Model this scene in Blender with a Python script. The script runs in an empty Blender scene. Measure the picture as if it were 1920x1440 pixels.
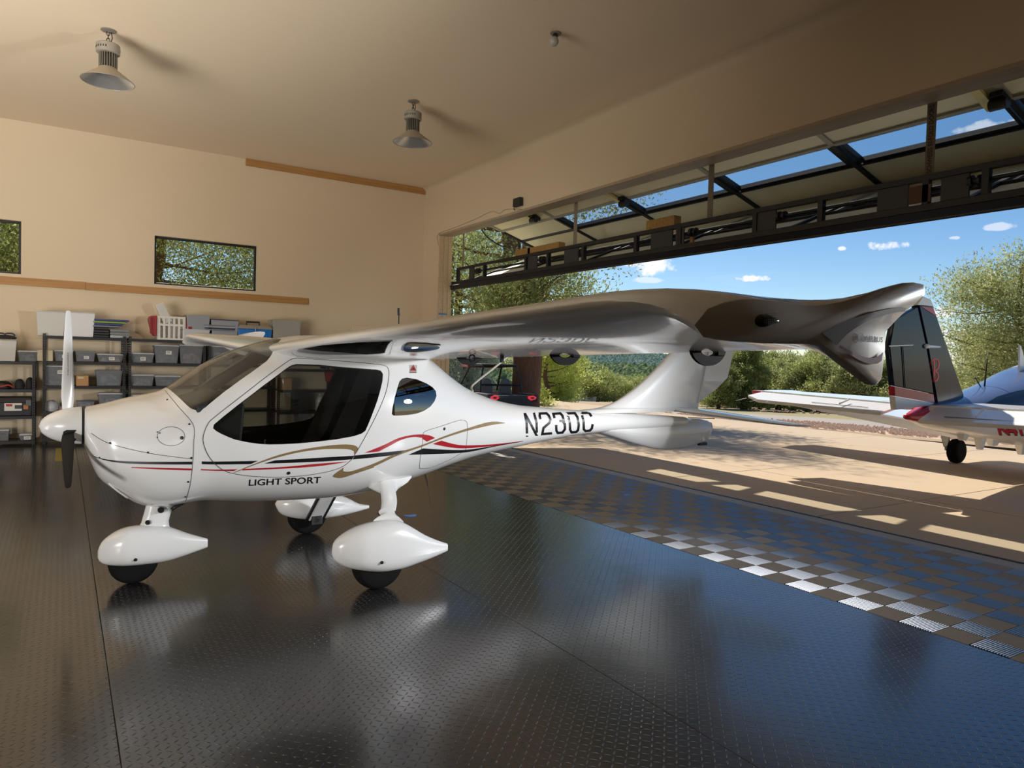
import bpy, bmesh, math, random
import numpy as np
from mathutils import Vector, Matrix
from mathutils.bvhtree import BVHTree
from mathutils.geometry import tessellate_polygon
random.seed(4)
S = bpy.context.scene
COL = S.collection
# ---------------------------------------------------------------- camera (1920x1440 frame)
F = 1334.0
RC = np.array([[0.84473942, -0.53440723, 0.02870947], [0.00570862, -0.04464401, -0.99898665], [0.53514739, 0.84404729, -0.03466183]])
EYE = np.array([0.0, 0.0, 1.54])
cd = bpy.data.cameras.new('camera'); cd.sensor_width = 36.0; cd.lens = F / 1920 * 36; cd.clip_start = 0.05; cd.clip_end = 6000
cam = bpy.data.objects.new('camera', cd); COL.objects.link(cam)
m3 = Matrix((RC[0], -RC[1], -RC[2])).transposed()
cam.matrix_world = Matrix.Translation(EYE) @ m3.to_4x4()
S.camera = cam
S.view_settings.view_transform = 'Standard'; S.view_settings.look = 'None'
S.view_settings.exposure = 0.5; S.view_settings.gamma = 1.0; S.view_settings.use_curve_mapping = False
S.cycles.max_bounces = 14; S.cycles.diffuse_bounces = 8; S.cycles.transparent_max_bounces = 16
S.cycles.sample_clamp_indirect = 6.0
SUN_DIR = Vector((0.80, 3.29, 4.14)).normalized()          # towards the sun
SKY_STRENGTH = 0.084
SUN_STRENGTH = 4.5

def build_world():
    w = bpy.data.worlds.new('sky'); S.world = w; w.use_nodes = True
    nt = w.node_tree; N = nt.nodes; L = nt.links; N.clear()
    out = N.new('ShaderNodeOutputWorld'); bg = N.new('ShaderNodeBackground')
    sky = N.new('ShaderNodeTexSky'); sky.sky_type = 'NISHITA'; sky.sun_disc = False
    sky.sun_elevation = math.asin(SUN_DIR.z); sky.sun_rotation = math.atan2(SUN_DIR.x, SUN_DIR.y)
    sky.altitude = 1500; sky.air_density = 1.0; sky.dust_density = 0.6; sky.ozone_density = 1.5
    tc = N.new('ShaderNodeTexCoord')
    def math_(op, a, b=None, clamp=False):
        n = N.new('ShaderNodeMath'); n.operation = op; n.use_clamp = clamp
        for i, x in enumerate((a, b)):
            if x is None: continue
            if isinstance(x, (int, float)): n.inputs[i].default_value = x
            else: L.new(x, n.inputs[i])
        return n.outputs[0]
    # ragged edges for every cloud
    nz = N.new('ShaderNodeTexNoise'); nz.inputs['Scale'].default_value = 42; nz.inputs['Detail'].default_value = 7; nz.inputs['Roughness'].default_value = .62
    L.new(tc.outputs['Generated'], nz.inputs['Vector'])
    total = None
    def cloud(px, py, wx, wy, k=1.0):
        nonlocal total
        d = Vector(pix_ray(px, py)).normalized()
        up = (Vector((0, 0, 1)) - d * d.z).normalized(); rt = d.cross(up)
        def dot(v):
            n = N.new('ShaderNodeVectorMath'); n.operation = 'DOT_PRODUCT'; L.new(tc.outputs['Generated'], n.inputs[0]); n.inputs[1].default_value = v
            return n.outputs['Value']
        a = math_('MULTIPLY', dot(rt), F / wx); b = math_('MULTIPLY', math_('SUBTRACT', dot(up), 0), F / wy)
        r2 = math_('ADD', math_('MULTIPLY', a, a), math_('MULTIPLY', b, b))
        front = math_('GREATER_THAN', dot(d), 0.2)
        v = math_('SUBTRACT', math_('ADD', math_('MULTIPLY', nz.outputs['Fac'], 4.2), -1.2), r2)
        v = math_('MULTIPLY', math_('MULTIPLY', v, 1.6, True), k, True)
        v = math_('MULTIPLY', v, front)
        total = v if total is None else math_('MAXIMUM', total, v)
    cloud(1222, 497, 46, 20); cloud(1180, 490, 26, 12, .9); cloud(1411, 522, 30, 8); cloud(1666, 460, 34, 9); cloud(1762, 586, 30, 11, .9)
    cloud(1800, 625, 70, 7, .7); cloud(1860, 515, 10, 9); cloud(1790, 645, 60, 6, .6); cloud(1578, 466, 7, 4, .8)
    cloud(1855, 236, 48, 9, .5); cloud(1875, 425, 22, 6, .5); cloud(1215, 525, 30, 6, .5); cloud(1790, 446, 9, 3, .5); cloud(1840, 665, 80, 9, .7)
    # thin high cloud over the whole dome
    mp = N.new('ShaderNodeMapping'); mp.inputs['Scale'].default_value = (3, 3, 14); L.new(tc.outputs['Generated'], mp.inputs['Vector'])
    n2 = N.new('ShaderNodeTexNoise'); n2.inputs['Scale'].default_value = 1.6; n2.inputs['Detail'].default_value = 6; L.new(mp.outputs[0], n2.inputs['Vector'])
    thin = math_('MULTIPLY', math_('SUBTRACT', n2.outputs['Fac'], .62), 1.3, True)
    total = math_('MAXIMUM', total, thin)
    mix = N.new('ShaderNodeMix'); mix.data_type = 'RGBA'
    L.new(total, mix.inputs['Factor'])
    hs = N.new('ShaderNodeHueSaturation'); hs.inputs['Saturation'].default_value = 1.25
    L.new(sky.outputs[0], hs.inputs['Color'])
    L.new(hs.outputs[0], mix.inputs['A']); mix.inputs['B'].default_value = (9.0, 9.0, 9.3, 1)
    L.new(mix.outputs['Result'], bg.inputs['Color']); bg.inputs['Strength'].default_value = SKY_STRENGTH
    L.new(bg.outputs[0], out.inputs['Surface'])

def pix_ray(px, py): return RC.T @ np.array([(px - 960) / F, (py - 720) / F, 1.0])
def onx(px, py, x): d = pix_ray(px, py); return Vector(EYE + d * (x / d[0]))
def ony(px, py, y): d = pix_ray(px, py); return Vector(EYE + d * (y / d[1]))
def onz(px, py, z=0.0): d = pix_ray(px, py); return Vector(EYE + d * ((z - EYE[2]) / d[2]))
def ond(px, py, dep): return Vector(EYE + pix_ray(px, py) * dep)
build_world()
sl = bpy.data.lights.new('sun', 'SUN'); sl.energy = SUN_STRENGTH; sl.angle = math.radians(0.55); sl.color = (1.0, 0.93, 0.80)
sun = bpy.data.objects.new('sun', sl); COL.objects.link(sun); sun.rotation_euler = SUN_DIR.to_track_quat('Z', 'Y').to_euler(); sun.location = (0, 10, 30)

def area(name, loc, target, sx, sy, power, color=(1, .95, .88), spread=180):
    l = bpy.data.lights.new(name, 'AREA'); l.shape = 'RECTANGLE'; l.size = sx; l.size_y = sy; l.energy = power; l.color = color; l.spread = math.radians(spread)
    o = bpy.data.objects.new(name, l); COL.objects.link(o); o.location = loc
    o.rotation_euler = (Vector(loc) - Vector(target)).to_track_quat('Z', 'Y').to_euler()
    return o
def spot(name, loc, target, power, cone, soft, color):
    l = bpy.data.lights.new(name, 'SPOT'); l.energy = power; l.spot_size = math.radians(cone); l.spot_blend = .6; l.shadow_soft_size = soft; l.color = color
    o = bpy.data.objects.new(name, l); COL.objects.link(o); o.location = loc; o.rotation_euler = (Vector(loc) - Vector(target)).to_track_quat('Z', 'Y').to_euler(); return o
DOOR_FILL = spot('added_doorway_fill', (6.55, .9, 2.1), (-.2, 5.8, 1.4), 900, 80, .22, (.97, .98, 1.0))  # added fill out of view, boosts the daylight from the door; no lamp there

ROOM_FILL = area('added_room_fill', (-4.1, 5.0, .5), (-.9, 10.8, 5.2), 3.6, 6, 385.0, (1.0, .95, .88), 112)  # added unseen fill aimed up, brightens ceiling and back wall
SIDE_FILL = spot('added_side_fill', (-4.4, -.4, 1.2), (1.35, 5.15, .75), 760, 36, .3, (1.0, .97, .93))  # added unseen fill for the near side of the fuselage

# ---------------------------------------------------------------- materials
MATS = {}
def mat(name, col, rough=.5, metal=0, spec=.5, bump=None, var=None, coat=0, trans=0, emit=None, alpha=None):
    if name in MATS: return MATS[name]
    m = bpy.data.materials.new(name); m.use_nodes = True; MATS[name] = m
    nt = m.node_tree; b = nt.nodes['Principled BSDF']; L = nt.links
    b.inputs['Base Color'].default_value = (*col, 1); b.inputs['Roughness'].default_value = rough; b.inputs['Metallic'].default_value = metal
    b.inputs['Specular IOR Level'].default_value = spec; b.inputs['Coat Weight'].default_value = coat; b.inputs['Coat Roughness'].default_value = .04
    b.inputs['Transmission Weight'].default_value = trans
    if alpha is not None: b.inputs['Alpha'].default_value = alpha
    if emit: b.inputs['Emission Color'].default_value = (*emit[0], 1); b.inputs['Emission Strength'].default_value = emit[1]
    tc = nt.nodes.new('ShaderNodeTexCoord')
    if var:                                             # var = (scale, other colour, contrast[, stretch])
        mp = nt.nodes.new('ShaderNodeMapping'); L.new(tc.outputs['Object'], mp.inputs['Vector'])
        if len(var) > 3: mp.inputs['Scale'].default_value = var[3]
        n = nt.nodes.new('ShaderNodeTexNoise'); n.inputs['Scale'].default_value = var[0]; n.inputs['Detail'].default_value = 5; L.new(mp.outputs[0], n.inputs['Vector'])
        r = nt.nodes.new('ShaderNodeMapRange'); r.inputs['From Min'].default_value = .5 - var[2]; r.inputs['From Max'].default_value = .5 + var[2]; L.new(n.outputs['Fac'], r.inputs['Value'])
        x = nt.nodes.new('ShaderNodeMix'); x.data_type = 'RGBA'; x.inputs['A'].default_value = (*col, 1); x.inputs['B'].default_value = (*var[1], 1)
        L.new(r.outputs[0], x.inputs['Factor']); L.new(x.outputs['Result'], b.inputs['Base Color'])
    if bump:                                            # bump = (scale, strength, distance)
        n = nt.nodes.new('ShaderNodeTexNoise'); n.inputs['Scale'].default_value = bump[0]; n.inputs['Detail'].default_value = 4; L.new(tc.outputs['Object'], n.inputs['Vector'])
        u = nt.nodes.new('ShaderNodeBump'); u.inputs['Strength'].default_value = bump[1]; u.inputs['Distance'].default_value = bump[2]
        L.new(n.outputs['Fac'], u.inputs['Height']); L.new(u.outputs[0], b.inputs['Normal'])
    return m

def glass_mat(name, tint=(1, 1, 1), refl=1.0):
    if name in MATS: return MATS[name]
    m = bpy.data.materials.new(name); m.use_nodes = True; MATS[name] = m
    nt = m.node_tree; N = nt.nodes; L = nt.links; N.clear()
    out = N.new('ShaderNodeOutputMaterial'); t = N.new('ShaderNodeBsdfTransparent'); g = N.new('ShaderNodeBsdfGlossy'); mx = N.new('ShaderNodeMixShader')
    f = N.new('ShaderNodeLayerWeight'); f.inputs['Blend'].default_value = .5      # Schlick, the same from both faces of a pane
    p5 = N.new('ShaderNodeMath'); p5.operation = 'POWER'; p5.inputs[1].default_value = 5; L.new(f.outputs['Facing'], p5.inputs[0])
    k = N.new('ShaderNodeMath'); k.operation = 'MULTIPLY_ADD'; k.inputs[1].default_value = .92; k.inputs[2].default_value = .045 * refl; k.use_clamp = True
    t.inputs[0].default_value = (*tint, 1); g.inputs['Roughness'].default_value = .01
    L.new(p5.outputs[0], k.inputs[0]); L.new(k.outputs[0], mx.inputs[0]); L.new(t.outputs[0], mx.inputs[1]); L.new(g.outputs[0], mx.inputs[2]); L.new(mx.outputs[0], out.inputs[0])
    return m

def milky(name, col, see=.35, rough=.25):
    if name in MATS: return MATS[name]
    m = bpy.data.materials.new(name); m.use_nodes = True; MATS[name] = m
    nt = m.node_tree; N = nt.nodes; L = nt.links
    b = N['Principled BSDF']; b.inputs['Base Color'].default_value = (*col, 1); b.inputs['Roughness'].default_value = rough
    t = N.new('ShaderNodeBsdfTransparent'); t.inputs[0].default_value = (*[.5 + c / 2 for c in col], 1); mx = N.new('ShaderNodeMixShader'); mx.inputs[0].default_value = see
    L.new(b.outputs[0], mx.inputs[1]); L.new(t.outputs[0], mx.inputs[2]); L.new(mx.outputs[0], N['Material Output'].inputs[0])
    return m

def leaf_mat(name, c1, c2, c3, scale=1.3):
    m = bpy.data.materials.new(name); m.use_nodes = True; MATS[name] = m
    nt = m.node_tree; N = nt.nodes; L = nt.links; N.clear()
    out = N.new('ShaderNodeOutputMaterial'); tc = N.new('ShaderNodeTexCoord')
    n = N.new('ShaderNodeTexNoise'); n.inputs['Scale'].default_value = scale; n.inputs['Detail'].default_value = 6; n.inputs['Roughness'].default_value = .7
    L.new(tc.outputs['Object'], n.inputs['Vector'])
    r = N.new('ShaderNodeValToRGB'); r.color_ramp.elements[0].position = .3; r.color_ramp.elements[0].color = (*c1, 1); r.color_ramp.elements[1].position = .7; r.color_ramp.elements[1].color = (*c3, 1)
    e = r.color_ramp.elements.new(.5); e.color = (*c2, 1); L.new(n.outputs['Fac'], r.inputs[0])
    d = N.new('ShaderNodeBsdfDiffuse'); t = N.new('ShaderNodeBsdfTranslucent'); mx = N.new('ShaderNodeMixShader'); mx.inputs[0].default_value = .5
    L.new(r.outputs[0], d.inputs[0]); L.new(r.outputs[0], t.inputs[0]); L.new(d.outputs[0], mx.inputs[1]); L.new(t.outputs[0], mx.inputs[2]); L.new(mx.outputs[0], out.inputs[0])
    return m

def wood_mat(name, c1, c2, axis=0):
    m = mat(name, c1, .55, var=(3.5, c2, .22, [(.35, 9, 9), (9, .35, 9)][axis]))
    return m

WHITE = mat('aircraft_white_paint', (.80, .80, .79), .22, coat=.6, spec=.5)
DARK = mat('cabin_black', (.012, .012, .013), .6)
BLACK = mat('black_plastic', (.015, .015, .016), .45)
RUBBER = mat('tyre_rubber', (.006, .006, .006), .9, spec=.2, bump=(60, .2, .002))
GOLD = mat('gold_decal', (.25, .17, .075), .35, coat=.4)
RED = mat('red_decal', (.42, .012, .018), .3, coat=.4)
INK = mat('black_decal', (.008, .008, .01), .3, coat=.4)
SEAM = mat('panel_gap', (.05, .05, .05), .8)
CHROME = mat('chrome', (.6, .6, .6), .2, 1)
STEEL = mat('dark_steel', (.014, .015, .019), .45, .3)
WALLP = mat('tan_wall_paint', (.63, .51, .355), .75, bump=(55, .12, .004), var=(.6, (.60, .485, .33), .25))
CEILP = mat('tan_ceiling_paint', (.77, .64, .47), .8, bump=(40, .25, .004))
PINE = wood_mat('pine_board', (.44, .235, .075), (.33, .155, .04))
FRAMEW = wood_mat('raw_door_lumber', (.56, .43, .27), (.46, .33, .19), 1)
CREAM = mat('cream_sheathing', (.84, .80, .60), .6, var=(1.2, (.76, .72, .54), .3))
GLASS = glass_mat('clear_glass', (.97, .98, .97))
TINT = glass_mat('tinted_acrylic', (.62, .64, .62), 1.6)
TINT_DARK = glass_mat('dark_tinted_acrylic', (.16, .16, .15), 6.0)
CLOTH = mat('seat_cloth', (.02, .021, .025), .9, bump=(120, .3, .002))

# ---------------------------------------------------------------- mesh helpers
class MB:
    def __init__(s): s.v = []; s.f = []; s.m = []; s.mi = 0
    def add(s, vs, fs):
        o = len(s.v); s.v += [tuple(v) for v in vs]; s.f += [tuple(i + o for i in f) for f in fs]; s.m += [s.mi] * len(fs); return s
    def box(s, a, b):
        x0, y0, z0 = a; x1, y1, z1 = b
        return s.add([(x0, y0, z0), (x1, y0, z0), (x1, y1, z0), (x0, y1, z0), (x0, y0, z1), (x1, y0, z1), (x1, y1, z1), (x0, y1, z1)],
                     [(0, 3, 2, 1), (4, 5, 6, 7), (0, 1, 5, 4), (1, 2, 6, 5), (2, 3, 7, 6), (3, 0, 4, 7)])
    def hexa(s, p): return s.add(p, [(0, 3, 2, 1), (4, 5, 6, 7), (0, 1, 5, 4), (1, 2, 6, 5), (2, 3, 7, 6), (3, 0, 4, 7)])
    def taper(s, c, bot, top, z0, z1):          # box whose bottom and top rectangles differ
        (bx, by), (tx, ty) = bot, top
        return s.hexa([(c[0] + i * bx, c[1] + j * by, z0) for i, j in ((-1, -1), (1, -1), (1, 1), (-1, 1))] + [(c[0] + i * tx, c[1] + j * ty, z1) for i, j in ((-1, -1), (1, -1), (1, 1), (-1, 1))])
    def bar(s, a, b, w, h, up=(0, 0, 1)):       # rectangular bar between two points
        a = Vector(a); b = Vector(b); d = (b - a).normalized(); sx = d.cross(Vector(up))
        if sx.length < 1e-4: sx = d.cross(Vector((1, 0, 0)))
        sx.normalize(); u = sx.cross(d); sx = sx * w / 2; u = u * h / 2
        return s.hexa([a - sx - u, a + sx - u, a + sx + u, a - sx + u, b - sx - u, b + sx - u, b + sx + u, b - sx + u])
    def rings(s, rs, cap=(True, True), closed=True):
        o = len(s.v); n = len(rs[0]); fs = []
        for r in rs: s.v += [tuple(p) for p in r]
        m = n if closed else n - 1
        for i in range(len(rs) - 1):
            for j in range(m):
                a = o + i * n + j; b = o + i * n + (j + 1) % n; fs.append((a, b, b + n, a + n))
        if cap[0]: fs.append(tuple(o + j for j in range(n))[::-1])
        if cap[1]: fs.append(tuple(o + (len(rs) - 1) * n + j for j in range(n)))
        s.f += fs; s.m += [s.mi] * len(fs); return s
    def tube(s, pts, r, n=8, closed=False):
        pts = [Vector(p) for p in pts]; rr = r if isinstance(r, (list, tuple)) else [r] * len(pts)
        rs = []; ref = None
        for i, p in enumerate(pts):
            a = pts[i - 1] if (i or closed) else p; b = pts[(i + 1) % len(pts)] if (i < len(pts) - 1 or closed) else p
            d = (b - a).normalized()
            if ref is None: ref = d.orthogonal()
            ref = (ref - d * ref.dot(d)); ref = ref.normalized() if ref.length > 1e-6 else d.orthogonal(); e = d.cross(ref)
            rs.append([p + (ref * math.cos(t) + e * math.sin(t)) * rr[i] for t in [2 * math.pi * k / n for k in range(n)]])
        if closed: rs.append(rs[0]); return s.rings(rs, (False, False))
        return s.rings(rs)
    def lathe(s, prof, c, axis=(0, 0, 1), n=24, cap=(True, True)):   # prof = [(radius, height)]
        ax = Vector(axis).normalized(); u = ax.orthogonal().normalized(); w = ax.cross(u); c = Vector(c)
        return s.rings([[c + ax * h + (u * math.cos(t) + w * math.sin(t)) * max(r, 1e-4) for t in [2 * math.pi * k / n for k in range(n)]] for r, h in prof], cap)
    def cyl(s, a, b, r, n=16): 
        a = Vector(a); b = Vector(b); return s.lathe([(r, 0), (r, (b - a).length)], a, b - a, n)
    def prism(s, pts, off):                      # planar outline swept by a vector
        pts = [Vector(p) for p in pts]; off = Vector(off); n = len(pts); o = len(s.v)
        s.v += [tuple(p) for p in pts] + [tuple(p + off) for p in pts]
        tr = tessellate_polygon([pts]); fs = [tuple(o + i for i in t) for t in tr] + [tuple(o + n + i for i in t[::-1]) for t in tr]
        fs += [(o + i, o + (i + 1) % n, o + n + (i + 1) % n, o + n + i) for i in range(n)]
        s.f += fs; s.m += [s.mi] * len(fs); return s
    def mesh(s, name, mats, smooth=False, fix=True):
        me = bpy.data.meshes.new(name); me.from_pydata(s.v, [], s.f)
        for m in (mats if isinstance(mats, (list, tuple)) else [mats]): me.materials.append(m)
        if any(s.m): me.polygons.foreach_set('material_index', s.m)
        if fix:
            b = bmesh.new(); b.from_mesh(me); bmesh.ops.recalc_face_normals(b, faces=b.faces); b.to_mesh(me); b.free()
        if smooth: smooth_mesh(me, smooth)
        me.update(); return me
    def build(s, name, mats, parent=None, smooth=False, bevel=0, fix=True, **kw):
        return link(name, s.mesh(name, mats, smooth, fix), parent, bevel, **kw)

def smooth_mesh(me, ang):
    me.polygons.foreach_set('use_smooth', [True] * len(me.polygons))
    if ang is not True and ang < 180: me.set_sharp_from_angle(angle=math.radians(ang))

def link(name, me, parent=None, bevel=0, label=None, cat=None, group=None, kind=None):
    o = bpy.data.objects.new(name, me); COL.objects.link(o)
    if parent is not None:
        o.parent = parent                        # meshes are written in world coordinates
        if parent.parent is None: o.matrix_parent_inverse = Matrix.Translation(-Vector(parent.location))
    if bevel:
        b = o.modifiers.new('edge', 'BEVEL'); b.width = bevel; b.segments = 2; b.limit_method = 'ANGLE'
    return tag(o, label, cat, group, kind)
def tag(o, label=None, cat=None, group=None, kind=None):
    for k, v in (('label', label), ('category', cat), ('group', group), ('kind', kind)):
        if v: o[k] = v
    return o
def thing(name, label, cat, loc, group=None):
    o = bpy.data.objects.new(name, None); COL.objects.link(o); o.location = loc; o.empty_display_size = .1
    return tag(o, label, cat, group)
def dup(src, off, label=None, name=None):
    r = src.copy(); COL.objects.link(r); r.location = Vector(src.location) + Vector(off)
    if label: r['label'] = label
    for ch in list(src.children):
        c = ch.copy(); COL.objects.link(c); c.parent = r
        for g in list(ch.children):
            d = g.copy(); COL.objects.link(d); d.parent = c
    return r
ORD = 'first second third fourth fifth sixth seventh eighth ninth tenth eleventh twelfth thirteenth fourteenth fifteenth sixteenth seventeenth eighteenth nineteenth twentieth'.split()
def number_labels(objs, text):                    # things in a row, told apart by their place along it
    for k, o in enumerate(sorted(objs, key=lambda o: (RC @ np.array(o.matrix_world.translation if o.type == 'EMPTY' else Vector(o.bound_box[0])) - 0)[0] / max(.1, (RC @ np.array(o.matrix_world.translation if o.type == 'EMPTY' else Vector(o.bound_box[0])))[2]))): o['label'] = text % (ORD[k] if k < 20 else 'twenty-' + ORD[k - 20])
def struct(name, mb, mats, parent=None, label=None, **kw):
    return mb.build(name, mats, parent, kind=None if parent else 'structure', label=label, **kw)
def spline(pts, n):                              # Catmull-Rom through points (tuples of any size), n per span
    P = [np.array(p, float) for p in pts]; out = []
    for i in range(len(P) - 1):
        p0 = P[max(i - 1, 0)]; p1 = P[i]; p2 = P[i + 1]; p3 = P[min(i + 2, len(P) - 1)]
        for k in range(n):
            t = k / n; out.append(.5 * ((2 * p1) + (p2 - p0) * t + (2 * p0 - 5 * p1 + 4 * p2 - p3) * t * t + (3 * p1 - p0 - 3 * p2 + p3) * t ** 3))
    out.append(P[-1]); return out
def resample(pts, n):
    P = np.array([tuple(p) for p in pts]); d = np.r_[0, np.cumsum(np.linalg.norm(np.diff(P, axis=0), axis=1))]
    t = np.linspace(0, d[-1], n); return np.stack([np.interp(t, d, P[:, k]) for k in range(P.shape[1])], 1)

# ================================================================ SETTING
XW, YB, ZC = 6.38, 13.65, 5.035                  # door wall, back wall, ceiling
XO = 6.62                                        # outer face of the door wall
XL, YF = -8.5, -4.2
DY0, DY1, DZ = -0.33, 12.92, 3.985               # big door opening
# ---- floor: rolled rubber with raised tread, then the strip of ribbed tiles
def tread_mat():
    m = mat('tread_rubber', (.016, .017, .019), .3, spec=.9, var=(1.1, (.024, .022, .022), .3))
    nt = m.node_tree; N = nt.nodes; L = nt.links; b = N['Principled BSDF']
    tc = N.new('ShaderNodeTexCoord'); sp = N.new('ShaderNodeSeparateXYZ'); L.new(tc.outputs['Object'], sp.inputs[0])
    def M(op, a, c=None):
        n = N.new('ShaderNodeMath'); n.operation = op
        for i, x in enumerate((a, c)):
            if x is None: continue
            if isinstance(x, (int, float)): n.inputs[i].default_value = x
            else: L.new(x, n.inputs[i])
        return n.outputs[0]
    b.inputs['IOR'].default_value = 1.6
    P = .034
    gx = M('DIVIDE', sp.outputs[0], P); gy = M('DIVIDE', sp.outputs[1], P)
    fx = M('FLOOR', gx); fy = M('FLOOR', gy)
    cx = M('SUBTRACT', M('SUBTRACT', gx, fx), .5); cy = M('SUBTRACT', M('SUBTRACT', gy, fy), .5)
    par = M('MULTIPLY', M('SUBTRACT', M('MULTIPLY', M('ABSOLUTE', M('FRACT', M('MULTIPLY', M('ADD', fx, fy), .5))), 2), .5), 2)   # -1 / +1 by checker
    u = M('MULTIPLY', M('ADD', cx, M('MULTIPLY', cy, par)), .7071); v = M('MULTIPLY', M('SUBTRACT', cx, M('MULTIPLY', cy, par)), .7071)
    d = M('ADD', M('MULTIPLY', M('ABSOLUTE', u), 1 / .50), M('MULTIPLY', M('ABSOLUTE', v), 1 / .13))
    hgt = N.new('ShaderNodeMapRange'); hgt.inputs['From Min'].default_value = 1.0; hgt.inputs['From Max'].default_value = .35; L.new(d, hgt.inputs['Value'])
    bp = N.new('ShaderNodeBump'); bp.inputs['Strength'].default_value = 1.0; bp.inputs['Distance'].default_value = .0019; L.new(hgt.outputs[0], bp.inputs['Height'])
    nz = N.new('ShaderNodeTexNoise'); nz.inputs['Scale'].default_value = 2.2; nz.inputs['Detail'].default_value = 3; L.new(tc.outputs['Object'], nz.inputs['Vector'])
    b2 = N.new('ShaderNodeBump'); b2.inputs['Strength'].default_value = .2; b2.inputs['Distance'].default_value = .012; L.new(nz.outputs['Fac'], b2.inputs['Height']); L.new(bp.outputs[0], b2.inputs['Normal'])
    L.new(b2.outputs[0], b.inputs['Normal'])
    r = N.new('ShaderNodeMapRange'); r.inputs['To Min'].default_value = .13; r.inputs['To Max'].default_value = .24; L.new(nz.outputs['Fac'], r.inputs['Value']); L.new(r.outputs[0], b.inputs['Roughness'])
    return m
TREAD = tread_mat()
TX0, TP = 4.345, 0.407
floor = struct('floor', MB().box((XL - .3, YF - .3, -.30), (XO, YB + .25, -.012)), mat('concrete_slab', (.2, .19, .18), .8), label='hangar floor slab')
seams = [XL, -5.9, -2.85, .195, 2.27, TX0 - .004]
for a, b in zip(seams[:-1], seams[1:]):
    MB().box((a + .0015, YF, -.012), (b - .0015, YB, 0)).build('floor_roll', TREAD, floor, bevel=.002)
RIB = mat('ribbed_tile_plastic', (.018, .019, .022), .36, spec=.6, var=(1.5, (.034, .033, .034), .3))
RIB.node_tree.nodes['Principled BSDF'].inputs['IOR'].default_value = 3.0
def tile_mesh():
    b = MB(); q = TP / 2; n = 14; w = q / n; e = .002
    prof = [(-.40, -.009), (-.34, .0), (-.20, .0035), (0, .0045), (.20, .0035), (.34, .0), (.40, -.009)]
    for i in (0, 1):
        for j in (0, 1):
            for k in range(n):
                c = (k + .5) * w
                if (i + j) % 2: b.rings([[(x, j * q + c + u * w, z) for u, z in prof] for x in (i * q + e, i * q + q - e)], (False, False), closed=False)
                else: b.rings([[(i * q + c + u * w, y, z) for u, z in prof] for y in (j * q + e, j * q + q - e)], (False, False), closed=False)
    b.box((0, 0, -.012), (TP, TP, -.009))
    return b.mesh('tile', RIB, smooth=50)
tme = tile_mesh()
ny = 0
for iy in range(37):
    for ix in range(5):
        y = -.9 + iy * TP
        if y + TP > YB: continue
        o = bpy.data.objects.new('floor_tile', tme); COL.objects.link(o); o.parent = floor; o.location = (TX0 + ix * TP, y, 0)
edge = MB().box((TX0 + 5 * TP, YF, -.012), (XO + .02, YB, -.001)); edge.build('sill_strip', mat('threshold_concrete', (.36, .35, .34), .7), floor)
MB().box((XO - .02, DY0, -.012), (XO + .012, DY1, .006)).build('rubber_seal', BLACK, floor)
# ---- walls
W1 = (1.335, 3.03, 2.655, 3.485); W2 = (-2.24, -.545, 2.655, 3.485)      # back wall windows: x0, x1, z0, z1
D2 = (4.93, 5.86, 0, 2.06)                                               # panel door
def wall_with_holes(name, x0, x1, z0, z1, holes, to3, mats):
    xs = sorted({x0, x1, *[h[0] for h in holes], *[h[1] for h in holes]}); zs = sorted({z0, z1, *[h[2] for h in holes], *[h[3] for h in holes]})
    b = MB()
    for i in range(len(xs) - 1):
        for k in range(len(zs) - 1):
            cx = (xs[i] + xs[i + 1]) / 2; cz = (zs[k] + zs[k + 1]) / 2
            if any(h[0] < cx < h[1] and h[2] < cz < h[3] for h in holes): continue
            b.box(*to3(xs[i], xs[i + 1], zs[k], zs[k + 1]))
    me = b.mesh(name, mats)
    bb = bmesh.new(); bb.from_mesh(me); bmesh.ops.remove_doubles(bb, verts=bb.verts, dist=1e-4)
    seen = {}
    for f in bb.faces: seen.setdefault(tuple(sorted(v.index for v in f.verts)), []).append(f)
    bmesh.ops.delete(bb, geom=[f for l in seen.values() if len(l) > 1 for f in l], context='FACES_ONLY'); bmesh.ops.recalc_face_normals(bb, faces=bb.faces)
    bb.to_mesh(me); bb.free()
    return link(name, me, kind='structure')
wb = wall_with_holes('wall_back', XL - .2, XO, -.3, ZC + .2, [W1, W2, D2], lambda a, b, c, d: ((a, YB, c), (b, YB + .2, d)), WALLP)
wr = wall_with_holes('wall_right', YF - .2, YB, -.3, ZC + .2, [(DY0, DY1, -.3, DZ)], lambda a, b, c, d: ((XW, a, c), (XO, b, d)), WALLP)
UNSEEN_WALL = mat('unseen_wall_dark_tone', (.27, .22, .16), .8, bump=(30, .2, .004))  # invented dark tone for the unseen walls, keeps their bounce light down
struct('wall_left', MB().box((XL - .2, YF - .2, -.3), (XL, YB, ZC + .2)), UNSEEN_WALL)
struct('wall_front', MB().box((XL, YF - .2, -.3), (XW, YF, ZC + .2)), UNSEEN_WALL)
ceil = struct('ceiling', MB().box((XL - .2, YF - .2, ZC), (XO, YB + .2, ZC + .2)), CEILP)
# coved drywall joint along the door wall and a faint sheet joint
b = MB(); cv = [(XW, ZC - .12), (XW - .012, ZC - .06), (XW - .045, ZC - .02), (XW - .11, ZC), (XW, ZC)]
b.rings([[(x, y, z) for x, z in cv] for y in (YF, YB)]); b.build('cove', WALLP, wr, smooth=40)
MB().box((1.6, 3.5, ZC - .0015), (8.5 - 2.3, 3.512, ZC + .01)).build('sheet_joint', CEILP, ceil)
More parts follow.
